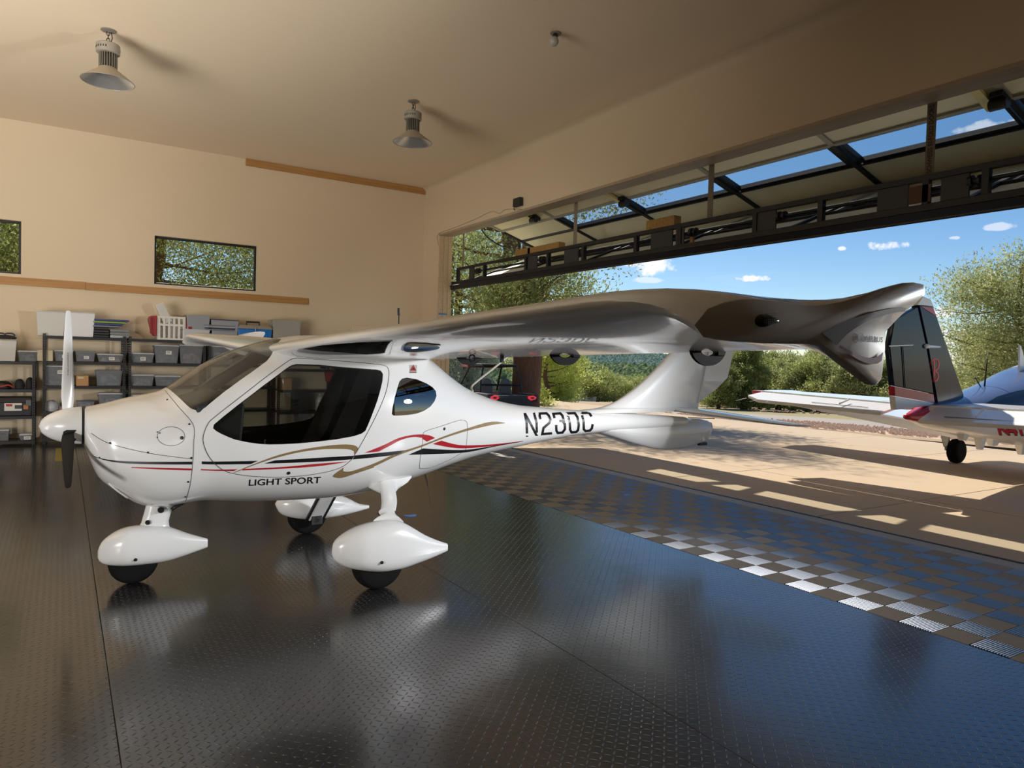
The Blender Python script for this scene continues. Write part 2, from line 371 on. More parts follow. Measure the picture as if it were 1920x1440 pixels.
# lumber lining of the big door opening
t = 0.045
lin = bpy.data.objects.new('trim_1', None); COL.objects.link(lin); tag(lin, 'raw lumber lining of the big door opening', kind='structure')
lin.location = (XW, DY1, 0)
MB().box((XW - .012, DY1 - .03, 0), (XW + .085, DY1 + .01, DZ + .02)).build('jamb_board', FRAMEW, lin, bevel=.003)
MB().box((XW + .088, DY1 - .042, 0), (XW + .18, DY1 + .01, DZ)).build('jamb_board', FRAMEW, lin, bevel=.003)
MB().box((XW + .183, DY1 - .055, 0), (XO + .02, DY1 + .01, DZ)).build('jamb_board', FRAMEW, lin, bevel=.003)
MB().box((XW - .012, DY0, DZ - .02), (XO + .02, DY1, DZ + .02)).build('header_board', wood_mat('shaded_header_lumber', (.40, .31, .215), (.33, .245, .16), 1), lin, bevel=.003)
MB().box((XW + .085, DY1 - .047, 2.395), (XW + .18, DY1 - .0415, 2.425)).build('tape', mat('blue_tape', (.05, .2, .45), .6), lin)
MB().box((XW + .0, DY1 - .035, 2.395), (XW + .085, DY1 - .0295, 2.425)).build('tape', MATS['blue_tape'], lin)
# ---- windows in the back wall
def window(n, W):
    x0, x1, z0, z1 = W; f = .035; y0 = YB + .085; fm = mat('black_window_frame', (.012, .012, .013), .4)
    o = bpy.data.objects.new('window_%d' % n, None); COL.objects.link(o); o.location = ((x0 + x1) / 2, y0, z0); tag(o, ['', 'black framed awning window over the pine board, wholly in view', 'black framed window cut off by the left edge'][n], kind='structure')
    for a, b in (((x0, y0, z0), (x0 + f, y0 + .05, z1)), ((x1 - f, y0, z0), (x1, y0 + .05, z1)), ((x0 + f, y0, z0), (x1 - f, y0 + .05, z0 + f)), ((x0 + f, y0, z1 - f), (x1 - f, y0 + .05, z1))):
        MB().box(a, b).build('window_frame', fm, o, bevel=.004)
    MB().box((x0 + f, y0 + .022, z0 + f), (x1 - f, y0 + .027, z1 - f)).build('pane', GLASS, o)
window(1, W1); window(2, W2)
# ---- panel door in the back wall
d1 = bpy.data.objects.new('door_1', None); COL.objects.link(d1); d1.location = (5.4, YB, 0); tag(d1, 'cream six-panel door in the back wall, seen through the cabin windows', kind='structure')
DM = mat('cream_door_paint', (.66, .53, .36), .5)
x0, x1, z0, z1 = D2
MB().box((x0 + .03, YB + .03, 0.01), (x1 - .03, YB + .07, z1 - .03)).build('door_leaf', DM, d1, bevel=.003)
for i in range(2):
    for a, b in ((.15, .82), (.98, 1.55), (1.66, 1.93)):
        cx = x0 + .13 + i * .37; MB().taper((cx + .15, 0), (.15, .012), (.15, .012), a, b).build('door_panel', DM, d1, bevel=.01).location = (0, YB + .028, 0)
for a, b in (((x0 - .06, YB - .015, 0), (x0 + .03, YB + .03, z1 + .06)), ((x1 - .03, YB - .015, 0), (x1 + .06, YB + .03, z1 + .06)), ((x0 + .03, YB - .015, z1 - .03), (x1 - .03, YB + .03, z1 + .06))):
    MB().box(a, b).build('door_casing', DM, d1, bevel=.006)
MB().lathe([(.025, 0), (.012, .01), (.012, .03), (.028, .045), (.02, .07)], (x1 - .11, YB + .028, 1.0), (0, -1, 0)).build('door_knob', CHROME, d1, smooth=40)

# ================================================================ BIFOLD DOOR
bd = bpy.data.objects.new('door_2', None); COL.objects.link(bd); bd.location = (XO, 6, 4.56); tag(bd, 'steel framed bifold hangar door folded up over the opening', kind='structure')
U0 = Vector((6.64, 0, 4.56)); UD = Vector((.957, 0, -.289)); UN = Vector((.289, 0, .957))
L0 = Vector((8.87, 0, 3.865)); LD = Vector((-.9265, 0, -.3763)); LN = Vector((.3763, 0, -.9265))       # lower leaf: LN is its outer (under) side
ULEN, LLEN = 2.33, 2.43
BAYS = [12.85, 10.97, 9.1, 7.13, 5.27, 3.38, 1.5, -.35]
def leafbox(b, O, D, Nn, s0, s1, y0, y1, n0, n1):
    p = lambda s, y, n: O + D * s + Nn * n + Vector((0, y, 0))
    return b.hexa([p(s0, y0, n0), p(s1, y0, n0), p(s1, y1, n0), p(s0, y1, n0), p(s0, y0, n1), p(s1, y0, n1), p(s1, y1, n1), p(s0, y1, n1)])
def leaf(O, D, Nn, LEN, w0, w1, tag_):
    tone = mat('door_frame_paint', (.34, .34, .30), .5); dk = STEEL
    for i in range(len(BAYS) - 1):
        y1, y0 = BAYS[i], BAYS[i + 1]; e = .012; win = i > 0
        leafbox(MB(), O, D, Nn, .05, w0 - .05, y0 + e, y1 - e, .012, .05).build('door_panel', CREAM, bd)
        if win:
            fr = MB()
            for s0, s1, a, c in ((w0 - .035, w0, y0 + .06, y1 - .06), (w1, w1 + .04, y0 + .06, y1 - .06), (w0, w1, y0 + .06, y0 + .10), (w0, w1, y1 - .10, y1 - .06)):
                leafbox(fr, O, D, Nn, s0, s1, a, c, .0, .06)
            fo = fr.build('window_frame', dk, bd)
            leafbox(MB(), O, D, Nn, w0, w1, y0 + .10, y1 - .10, .028, .034).build('pane', GLASS, fo)
        else:
            leafbox(MB(), O, D, Nn, w0 - .03, w1 + .03, y0 + e, y1 - e, .012, .05).build('door_panel', CREAM, bd)
        leafbox(MB(), O, D, Nn, w1 + .055, LEN - .05, y0 + e, y1 - e, .012, .05).build('door_panel', CREAM, bd)
    for y in BAYS:
        leafbox(MB(), O, D, Nn, .0, w0 - .04, y - .035, y + .035, -.012, .05).build('mullion', tone, bd)
        leafbox(MB(), O, D, Nn, w0 - .04, LEN, y - .03, y + .03, -.02, .05).build('mullion', dk, bd)
    for s, w, m, n0 in ((.0, .05, dk, -.03), (w0 - .075, .05, tone, -.015), (w1 + .045, .03, dk, -.02), (LEN - .06, .07, dk, -.04)):
        leafbox(MB(), O, D, Nn, s, s + w, BAYS[-1], BAYS[0], n0, .055).build('door_rail', m, bd)
leaf(U0, UD, UN, ULEN, 1.245, 1.665, 'upper')
leaf(L0, LD, LN, LLEN, .84, 1.27, 'lower')
# truss along the bottom rail of the lower leaf, and everything that rides on it
TXF = 6.66; ZB, ZT = 2.965, 3.335; Y0, Y1 = BAYS[-1], 12.9
MB().box((TXF - .02, Y0, ZB - .005), (TXF + .17, Y1, ZB + .10)).build('bottom_beam', mat('navy_black_steel', (.004, .005, .008), .5), bd, bevel=.006)
MB().box((TXF - .04, Y0, ZB - .06), (TXF + .0, Y1, ZB - .004)).build('bottom_seal', BLACK, bd)
MB().box((TXF, Y0, ZT - .055), (TXF + .06, Y1 - .2, ZT)).build('truss_chord', STEEL, bd, bevel=.004)
MB().cyl((TXF + .05, Y0 + .1, ZB + .24), (TXF + .05, Y1 - .9, ZB + .24), .019, 10).build('drive_shaft', STEEL, bd, smooth=40)
y = Y1 - .23; k = 0
posts = [12.68, 11.62, 10.2, 9.55, 8.62, 7.45, 6.62, 5.45, 4.62, 3.55, 3.05, 2.0, 1.0, .0]
for y in posts: MB().box((TXF, y - .03, ZB + .1), (TXF + .06, y + .03, ZT - .05)).build('truss_post', STEEL, bd, bevel=.003)
GUS = mat('grey_gusset_plate', (.03, .032, .037), .5, .2)
for y, w in ((12.1, .2), (10.0, .28), (8.92, .36), (6.95, .40), (6.62, .14), (5.30, .26), (3.86, .30), (3.3, .24), (1.5, .3)):
    MB().box((TXF + .012, y - w / 2, ZB + .09), (TXF + .03, y + w / 2, ZT - .05)).build('gusset_plate', GUS, bd, bevel=.003)
for y in (11.9, 9.75, 8.7, 6.42, 5.12, 3.15, 1.3):
    MB().lathe([(.05, 0), (.05, .02), (.03, .025), (.03, .06), (.055, .065), (.055, .10)], (TXF + .05, y - .05, ZB + .24), (0, 1, 0), 14).build('shaft_bearing', BLACK, bd, smooth=40)
WB = wood_mat('weathered_wood_block', (.36, .21, .055), (.24, .12, .03))
for y, w, h in ((10.32, .46, .11), (9.72, .9, .10), (7.0, .52, .13)):
    bo = MB().box((TXF + .02, y - w / 2, ZT + .002), (TXF + .15, y + w / 2, ZT + h)).build('pulley_box', WB, bd, bevel=.004)
for y, w in ((3.6, .2),): MB().box((TXF + .0, y - w / 2, ZB + .12), (TXF + .01, y + w / 2, ZB + .28)).build('cover_plate', mat('rust_cover', (.09, .035, .015), .6), bd)
for y in (9.62, 6.5): MB().box((TXF + .07, y - .05, ZB + .11), (TXF + .10, y + .0, ZB + .24)).build('pull_block', WB, bd)
STR = mat('lift_strap_webbing', (.20, .165, .12), .8, bump=(150, .3, .002))
strap_letters = []
for k, y in enumerate((12.6, 8.935, 6.2, 3.57, 1.0)):
    w = .042 if k != 0 else .03
    so = MB().box((6.748, y - w, ZT - .04), (6.754, y + w, 4.52)).build('lift_strap', STR, bd)
    strap_letters.append((so, y))
for y, s in ((11.3, .92), (8.95, 1.12), (3.42, 1.05)):
    lb = MB(); leafbox(lb, U0, UD, UN, s - .05, s + .16, y - .06, y + .06, -.07, -.012)
    lo = lb.build('latch', STEEL, bd, bevel=.006); c = U0 + UD * (s + .05) + UN * -.10 + Vector((0, y, 0))
    MB().cyl(c + Vector((0, -.08, 0)), c + Vector((0, .08, 0)), .055, 14).build('latch_roller', BLACK, lo, smooth=40)
    leafbox(MB(), U0, UD, UN, s - .38, s + .2, y - .045 + .13, y + .045 + .13, -.05, -.012).build('latch_bar', mat('yellow_white_bar', (.7, .62, .30), .5), lo)
cb = [(6.7, 11.9, 4.1), (6.75, 11.75, 3.88), (6.95, 11.65, 3.72), (7.0, 11.3, 3.6), (6.85, 10.85, 3.45), (6.72, 10.45, 3.36)]
MB().tube(spline(cb, 6), .012).build('cable', BLACK, bd, smooth=True)
b = MB(); b.tube(spline([(XW - .012, 12.95, DZ - .2), (XW - .014, 12.97, DZ + .02), (XW - .014, 12.4, DZ + .05), (XW - .014, 11.5, DZ + .09), (XW - .014, 10.9, DZ + .14), (XW - .014, 10.6, DZ + .06), (XW - .014, 10.4, DZ + .10), (XW - .014, 9.9, DZ + .02)], 8), .0045, 6)
tag(b.build('cord', mat('tan_cord', (.45, .33, .2), .7), smooth=True), 'thin tan cord stapled along the header above the door opening', 'cord')
# ---- pine boards on the back wall
def board(name, x0, x1, z0, z1, label, y=YB):
    return tag(MB().box((x0, y - .038, z0), (x1, y, z1)).build(name, PINE, bevel=.003), label, 'board')
board('pine_board', -1.9, .325, 2.478, 2.60, 'pine board on the back wall under the far left window, left of the joint')
board('pine_board', .328, 3.97, 2.472, 2.592, 'long pine board on the back wall passing under the whole window')
board('pine_board', 2.80, XW - .005, ZC - .125, ZC - .002, 'pine board at the top of the back wall against the ceiling')

# ================================================================ LIGHT SPORT AIRCRAFT
YC = 5.22
FUS = [(0.13,0.26,0.91,1.164),(0.16,0.28,0.816,1.168),(0.2,0.307,0.724,1.177),(0.26,0.344,0.659,1.191),(0.34,0.372,0.592,1.215),(0.44,0.406,0.527,1.238),(0.56,0.445,0.508,1.268),(0.68,0.484,0.519,1.348),(0.8,0.517,0.531,1.436),(0.95,0.557,0.518,1.522),(1.1,0.58,0.503,1.584),(1.3,0.6,0.49,1.642),(1.5,0.6,0.484,1.672),(1.7,0.6,0.484,1.674),(1.9,0.58,0.499,1.668),(2.1,0.543,0.528,1.650),(2.3,0.49,0.57,1.605),(2.45,0.435,0.606,1.535),(2.6,0.38,0.646,1.428),(2.75,0.332,0.683,1.332),(2.9,0.285,0.715,1.262),(3.1,0.235,0.746,1.196),(3.35,0.189,0.779,1.146),(3.6,0.155,0.813,1.122),(3.9,0.132,0.848,1.095),(4.2,0.117,0.869,1.078),(4.5,0.105,0.877,1.06),(4.8,0.093,0.884,1.041),(5.1,0.079,0.89,1.021),(5.4,0.063,0.896,1.001)]
plane = thing('light_aircraft', 'white high-wing light sport aircraft with gold, red and black stripes, parked inside the hangar', 'airplane', (1.78, YC, 0))
def fus_section(x, w, zb, zt, n=96, k=2.35):
    hh = (zt - zb) / 2; zc = (zt + zb) / 2; r = []
    for i in range(n):
        t = 2 * math.pi * i / n; c, s = math.cos(t), math.sin(t)
        # fuller belly, slightly leaner shoulders in the cabin
        r.append((x, YC + w * math.copysign(abs(c) ** (2 / k), c), zc + hh * math.copysign(abs(s) ** (2 / k), s)))
    return r
st = spline(FUS, 4)
fb = MB(); first = fus_section(*st[0])
lip = [[(x - .006, YC + (y - YC) * .93, 1.037 + (z - 1.037) * .93) for x, y, z in first], [(x - .008, YC + (y - YC) * .5, 1.037 + (z - 1.037) * .5) for x, y, z in first]]
last = fus_section(*st[-1]); tail_end = [[(x + .10, YC + (y - YC) * .55, .95 + (z - .95) * .55) for x, y, z in last]]
fb.rings(lip[::-1] + [fus_section(*q) for q in st] + tail_end)
MK = mat('cut_marker', (1, 0, 1))
fme = fb.mesh('fuselage', [WHITE, MK], 180)
BV = BVHTree.FromPolygons([v.co.copy() for v in fme.vertices], [tuple(p.vertices) for p in fme.polygons])
def hit(px, py, bv=None, off=.0016):
    d = Vector(pix_ray(px, py)); d.normalize()
    p, n, i, _ = (bv or BV).ray_cast(Vector(EYE), d)
    if p is None:
        p, n, i, _ = (bv or BV).find_nearest(ond(px, py, (ony(px, py, YC - .3) - Vector(EYE)).length * .95))
    if n.dot(d) > 0: n = -n
    return p + n * off
def poly3(pts, close_k=6, bv=None): return [hit(x, y, bv, 0) for x, y in pts]
# outlines of the openings, drawn in the side view of the aircraft
DOORWIN = [(399.5, 803), (401, 796), (420, 780), (445, 760), (492, 724), (535, 692), (546, 685), (556, 682.5), (600, 684), (640, 688), (706, 693), (714, 695), (718, 701), (717, 715), (708, 750), (698, 777), (690, 797), (685, 808), (678, 813), (663, 818), (630, 824), (597, 828), (560, 831.5), (530, 833), (505, 833.5), (487, 832.5), (468, 830), (455, 827.5), (440, 824), (427, 819), (414, 813), (405, 808)]
REARWIN = [(734.5, 776), (736, 764), (740, 745), (745.6, 725), (749, 715), (754, 710), (762.5, 708), (781, 711), (800, 719), (811, 726), (817, 733), (818.5, 742), (815, 752), (807.5, 762), (796, 770), (781, 775.6), (762, 778.5), (744, 779.5), (737, 779)]
def xz(pts): return [(p.x, p.z) for p in poly3(pts)]
dw = xz(DOORWIN); rw = xz(REARWIN)
WS = [(350.6, 760), (358, 766), (367, 769), (377, 768), (385, 764), (393, 757), (420, 735), (450, 713), (500, 677), (508, 667), (513, 655), (520, 643), (527, 636)]
ws = xz(WS)
ws = [(.588, 1.60), (.590, 1.285)] + ws + [(1.34, 1.85), (.9, 1.85)]
def prism_obj(pts, y0, y1):
    b = MB(); b.mi = 1; b.prism([(x, y0, z) for x, z in pts], (0, y1 - y0, 0))
    o = bpy.data.objects.new('cutter', b.mesh('cutter', [WHITE, MK])); COL.objects.link(o); return o
def bool_mesh(base, cutters, op):
    o = bpy.data.objects.new('tmp', base); COL.objects.link(o)
    for c in cutters:
        m = o.modifiers.new('b', 'BOOLEAN'); m.operation = op; m.object = c; m.solver = 'EXACT'
    bpy.context.view_layer.update()
    me = bpy.data.meshes.new_from_object(o.evaluated_get(bpy.context.evaluated_depsgraph_get()))
    bpy.data.objects.remove(o)
    bb = bmesh.new(); bb.from_mesh(me)
    bmesh.ops.delete(bb, geom=[f for f in bb.faces if f.material_index == 1], context='FACES')
    bb.to_mesh(me); bb.free(); return me
cuts = [prism_obj(dw, YC - 1, YC + 1), prism_obj(rw, YC - 1, YC + 1), prism_obj(ws, YC - 1, YC + 1)]
skin = bool_mesh(fme, cuts, 'DIFFERENCE')
LINER = mat('cabin_liner', (.03, .03, .032), .8)
fme.update(); FVN = [v.normal.copy() for v in fme.vertices]; FPV = [tuple(p.vertices) for p in fme.polygons]; FCO = [v.co.copy() for v in fme.vertices]
def true_normal(p):                                   # normal of the uncut skin, so cut edges shade like the body around them
    _, n, i, _ = BV.find_nearest(p); r = Vector()
    for k in FPV[i]: r += FVN[k] / ((FCO[k] - p).length + 1e-4) ** 1.5
    return r.normalized() if len(FPV[i]) == 4 else n
def fix_normals(me):
    me.polygons.foreach_set('use_smooth', [True] * len(me.polygons)); me.normals_split_custom_set_from_vertices([tuple(true_normal(v.co)) for v in me.vertices])
skin.materials.clear(); skin.materials.append(WHITE); lin_me = skin.copy(); fix_normals(skin)
fo = link('fuselage', skin, plane)
for v in lin_me.vertices: v.co = v.co - true_normal(v.co) * .016
lin_me.materials.clear(); lin_me.materials.append(LINER); smooth_mesh(lin_me, 180); link('cabin_lining', lin_me, plane)
for c, nm, mt, lb in zip(cuts, ('cabin_window', 'rear_window', 'windshield'), (TINT, TINT_DARK, TINT), (None, None, 'tinted bubble windshield')):
    me = bool_mesh(fme, [c], 'INTERSECT'); me.materials.clear(); me.materials.append(mt); fix_normals(me)
    # left and right panes are separate parts
    bb = bmesh.new(); bb.from_mesh(me)
    if nm == 'windshield': bb.free(); link(nm, me, plane, label=lb); continue
    for sgn in (-1, 1):
        b2 = bb.copy(); bmesh.ops.delete(b2, geom=[f for f in b2.faces if (f.calc_center_median().y - YC) * sgn < 0], context='FACES')
        m2 = bpy.data.meshes.new(nm); b2.to_mesh(m2); b2.free(); m2.materials.append(mt); fix_normals(m2); link(nm, m2, plane)
    bb.free()
for c in cuts: bpy.data.objects.remove(c)
# ---- decals and gaps laid onto the skin
def decal_strip(name, up, lo, m, parent=plane, bv=None, n=6, cross=4, off=.0012):
    A = spline(up, n); B = spline(lo, n); k = 40
    A = resample(A, k); B = resample(B, k); b = MB(); g = []
    for i in range(k): g.append([hit(*(A[i] + (B[i] - A[i]) * j / cross), bv, off) for j in range(cross + 1)])
    b.rings(g, (False, False), closed=False)
    return b.build(name, m, parent, smooth=True, fix=False)
def stroke(b, pts, w, bv=None, off=.001, close=False, place=None):       # pen stroke of constant width, given in picture points
    P = [np.array(p, float) for p in pts]; n = len(P); L_, R_ = [], []
    for i in range(n):
        a = P[(i - 1) % n] if (i or close) else P[i]; c = P[(i + 1) % n] if (i < n - 1 or close) else P[i]
        d0 = (P[i] - a); d1 = (c - P[i]); d0 = d0 / (np.linalg.norm(d0) or 1); d1 = d1 / (np.linalg.norm(d1) or 1)
        if not d0.any(): d0 = d1
        if not d1.any(): d1 = d0
        nn = np.array([-(d0 + d1)[1], (d0 + d1)[0]]); nn = nn / (np.linalg.norm(nn) or 1); s = 1 / max(.5, nn @ np.array([-d0[1], d0[0]]))
        L_.append(P[i] + nn * w / 2 * s); R_.append(P[i] - nn * w / 2 * s)
    if close: L_.append(L_[0]); R_.append(R_[0])
    pl = place or (lambda x, y: hit(x, y, bv, off)); g = []
    for i in range(len(L_) - 1):
        for t in (0, .34, .67): 
            l = L_[i] + (L_[i + 1] - L_[i]) * t; r = R_[i] + (R_[i + 1] - R_[i]) * t; g.append([pl(*l), pl(*((l + r) / 2)), pl(*r)])
    l, r = L_[-1], R_[-1]; g.append([pl(*l), pl(*((l + r) / 2)), pl(*r)])
    b.rings(g, (False, False), closed=False)
def text_mesh(name, body, quad, m, place, parent, bold=.012, shear=0, sub=1):
    c = bpy.data.curves.new('t', 'FONT'); c.body = body; c.size = 1; c.offset = bold; c.shear = shear; c.resolution_u = 3
    o = bpy.data.objects.new('t', c); COL.objects.link(o); bpy.context.view_layer.update()
    me = bpy.data.meshes.new_from_object(o.evaluated_get(bpy.context.evaluated_depsgraph_get())); bpy.data.objects.remove(o); bpy.data.curves.remove(c)
    bb = bmesh.new(); bb.from_mesh(me); bmesh.ops.triangulate(bb, faces=bb.faces)
    if sub: bmesh.ops.subdivide_edges(bb, edges=bb.edges, cuts=sub, use_grid_fill=True)
    X = [v.co.x for v in bb.verts]; Y = [v.co.y for v in bb.verts]; x0, x1, y0, y1 = min(X), max(X), min(Y), max(Y)
    TL, TR, BR, BL = [np.array(q, float) for q in quad]
    for v in bb.verts:
        u = (v.co.x - x0) / (x1 - x0); w = (v.co.y - y0) / (y1 - y0)
        v.co = Vector(place(*((BL * (1 - u) + BR * u) * (1 - w) + (TL * (1 - u) + TR * u) * w)))
    bb.to_mesh(me); bb.free(); me.materials.clear(); me.materials.append(m)
    return link(name, me, parent)
def seam(name, pts, r=.0017, m=SEAM, n=8, bv=None, parent=plane, smooth=True):
    P = spline(pts, n) if smooth else [np.array(p, float) for p in pts]
    return MB().tube([hit(*p, bv, .0003) for p in P], r, 5).build(name, m, parent, smooth=True)
def crop(x0, y0, s, pts): return [(x0 + x / s, y0 + y / s) for x, y in pts]
c8 = lambda pts: crop(380, 760, 6.0, pts); c7 = lambda pts: crop(660, 740, 6.0, pts); c2 = lambda pts: crop(60, 600, 2.769, pts)
# black cheat line in pieces
decal_strip('black_stripe', c2([(312, 702), (360, 718), (440, 730), (560, 735), (700, 736), (832, 735)]), c2([(330, 712), (380, 728), (460, 742), (570, 748), (700, 750), (832, 750)]), INK)
decal_strip('black_stripe', c8([(-10, 630), (100, 632), (300, 630), (625, 624)]), c8([(-10, 662), (100, 664), (300, 664), (540, 660)]), INK)
decal_strip('black_stripe', c8([(815, 618), (1100, 602), (1400, 583), (1708, 566)]), c8([(690, 654), (1000, 646), (1400, 628), (1682, 606)]), INK)
decal_strip('black_stripe', c7([(30, 684), (300, 655), (640, 620)]), c7([(8, 728), (250, 705), (490, 678)]), INK)
decal_strip('black_stripe', c7([(800, 604), (1050, 618), (1300, 618), (1600, 574), (1900, 524)]), c7([(630, 676), (1000, 665), (1300, 646), (1600, 584), (1905, 530)]), INK)
decal_strip('red_stripe', c2([(517, 763), (700, 768), (830, 771)]), c2([(517, 768), (700, 777), (830, 781)]), RED)
decal_strip('red_stripe', c8([(-20, 716), (150, 722), (400, 718)]), c8([(-20, 730), (150, 736), (350, 738)]), RED)
decal_strip('red_stripe', c8([(460, 714), (900, 692), (1300, 655), (1640, 632)]), c8([(440, 732), (900, 712), (1300, 684), (1620, 637)]), RED)
decal_strip('red_stripe', c7([(135, 655), (350, 570), (520, 490), (680, 452), (805, 446)]), c7([(300, 640), (430, 572), (560, 506), (690, 476), (790, 486)]), RED)
decal_strip('red_stripe', c7([(806, 448), (870, 458), (936, 486)]), c7([(790, 494), (810, 508), (842, 528)]), RED)
decal_strip('red_stripe', c7([(1005, 516), (1150, 556), (1300, 570), (1600, 556), (1925, 520)]), c7([(905, 554), (1100, 592), (1290, 602), (1600, 574), (1925, 526)]), RED)
decal_strip('gold_stripe', c8([(340, 758), (600, 650), (850, 560), (1100, 500), (1350, 460), (1560, 440), (1700, 448), (1756, 490), (1710, 552)]), c8([(365, 756), (600, 664), (850, 584), (1100, 526), (1350, 494), (1560, 490), (1660, 498), (1706, 520), (1704, 548)]), GOLD)
decal_strip('gold_stripe', c8([(1590, 700), (1580, 722), (1590, 742), (1660, 742), (1780, 710), (1925, 664)]), c8([(1588, 698), (1500, 760), (1464, 800), (1560, 816), (1740, 760), (1925, 700)]), GOLD)
decal_strip('gold_stripe', c7([(-6, 862), (250, 772), (500, 660), (800, 560), (1050, 462), (1300, 378), (1560, 304), (1720, 316)]), c7([(-6, 900), (250, 806), (500, 690), (800, 580), (1050, 484), (1300, 406), (1560, 344), (1720, 322)]), GOLD)
seam('cowl_seam', c2([(690, 365), (760, 450), (838, 545), (840, 640), (835, 740), (822, 850), (798, 940)]))
seam('cowl_seam', c2([(308, 588), (400, 640), (600, 690), (832, 722)]))
seam('door_seam', [(556, 672), (548, 673), (536, 680), (500, 706), (450, 745), (405, 780), (390, 795), (381, 820), (385, 842), (398, 864), (420, 882), (450, 890), (490, 894), (540, 894), (590, 889), (630, 880), (652, 868), (668, 848), (700, 790), (722, 740), (729, 706), (728, 692), (722, 686), (706, 683), (640, 677), (556, 671)], .0022)
seam('baggage_door_seam', c7([(1250, 285), (1290, 310), (1298, 400), (1285, 560), (1262, 630), (1100, 730), (900, 815), (790, 832), (758, 815), (770, 700), (790, 550), (800, 450), (830, 410), (1000, 355), (1180, 295), (1240, 284)]))
a, bq = 321, 818
seam('access_panel_seam', [(a + 25.8 * math.cos(t), bq + 17.8 * math.sin(t)) for t in [2 * math.pi * i / 24 for i in range(25)]], .0014, n=2)
def screws(name, pts, r, m=STEEL):
    for x, y in pts:
        p = hit(x, y, None, 0); n = (hit(x, y, None, .01) - p).normalized()
        MB().lathe([(r, -.002), (r, .002), (r * .5, .0035)], p, n, 10).build(name, m, plane, smooth=30)
screws('screw', c2([(702, 414), (817, 541), (406, 639), (602, 688), (827, 716), (811, 840), (796, 918)]), .0065)
screws('screw', [(295, 810), (295, 820), (300, 812)], .004); screws('door_lock', [(541, 887), (833, 804)], .012); screws('panel_latch', [(341, 821)], .011)
screws('screw', [(187, 858)], .005)
# lettering on the side
hp = lambda x, y: hit(x, y, None, .001)
text_mesh('light_sport_lettering', 'LIGHT SPORT', [(467, 899), (602, 893.5), (601, 906), (466, 911)], INK, hp, plane, .018)
nb = MB(); cn = lambda pts: crop(960, 740, 10.667, pts)
for pts in ([(250, 366), (292, 560), (300, 842)], [(258, 380), (380, 600), (488, 815)], [(437, 360), (490, 560), (497, 824)],
            [(570, 492), (552, 430), (556, 378), (690, 374), (735, 420), (768, 500), (745, 565), (630, 665), (604, 788), (802, 772)],
            [(850, 470), (826, 384), (965, 374), (1008, 420), (1036, 522), (945, 526)], [(1010, 526), (1056, 590), (1058, 690), (1010, 756), (915, 766), (888, 720), (882, 605)],
            [(1390, 370), (1540, 364), (1590, 438)], [(1390, 366), (1432, 540), (1434, 690), (1470, 726), (1560, 716), (1598, 670), (1612, 588)]):
    stroke(nb, cn(pts), 4.5)
stroke(nb, cn([(1105, 376), (1255, 370), (1308, 450), (1334, 600), (1322, 705), (1285, 745), (1190, 752), (1162, 700), (1155, 560)]), 4.5, close=True)
nb.build('registration_lettering', INK, plane, fix=False)
# ---- cabin interior
for s in (-1, 1):
    y = YC + s * .28
    b = MB(); prof = [(1.5, .70, .16), (1.64, .76, .18), (1.76, .98, .21), (1.86, 1.22, .19), (1.93, 1.44, .14), (1.95, 1.52, .10)]
    rs = []
    for x, z, w in prof: rs.append([(x - .05, y - w, z), (x - .07, y, z + .01), (x - .05, y + w, z), (x + .06, y + w * .8, z - .02), (x + .07, y, z - .02), (x + .06, y - w * .8, z - .02)])
    b.rings(rs); b.build('seat_back', CLOTH, plane, smooth=50)
    b = MB(); b.taper((1.38, YC + s * .2), (.24, .14), (.26, .17), .68, .80); b.build('seat_cushion', CLOTH, plane, bevel=.03)
b = MB(); b.prism([(.78, YC - .46, .78), (.70, YC - .46, 1.20), (.92, YC - .46, 1.27), (1.0, YC - .46, 1.2), (.97, YC - .46, .80)], (0, .92, 0)); b.build('instrument_panel', DARK, plane, bevel=.02)
for dy in (-.25, .05, .28): MB().box((.99, YC + dy - .09, 1.0), (1.012, YC + dy + .09, 1.16)).build('display_screen', mat('dead_screen', (.01, .012, .016), .1), plane, bevel=.005)
MB().box((1.02, YC - .07, .55), (1.7, YC + .07, .78)).build('centre_console', DARK, plane, bevel=.03)
b = MB()
for s in (-1, 1): b.tube(spline([(2.0, YC + s * .42, .75), (2.0, YC + s * .44, 1.15), (2.04, YC + s * .34, 1.44), (2.06, YC + s * .2, 1.54), (2.06, YC, 1.56)], 6), .03)
b.build('roll_hoop', DARK, plane, smooth=True)
MB().box((2.12, YC - .36, .72), (2.16, YC + .36, 1.06)).build('baggage_bulkhead', LINER, plane, bevel=.02)
MB().box((.95, YC - .3, .59), (2.0, YC + .3, .62)).build('cabin_floor', LINER, plane)
for s in (-1, 1): MB().tube(spline([(1.2, YC + s * .28, .6), (1.18, YC + s * .28, .8), (1.16, YC + s * .26, .95)], 5), [.012] * 10 + [.02]).build('control_stick', BLACK, plane, smooth=True)
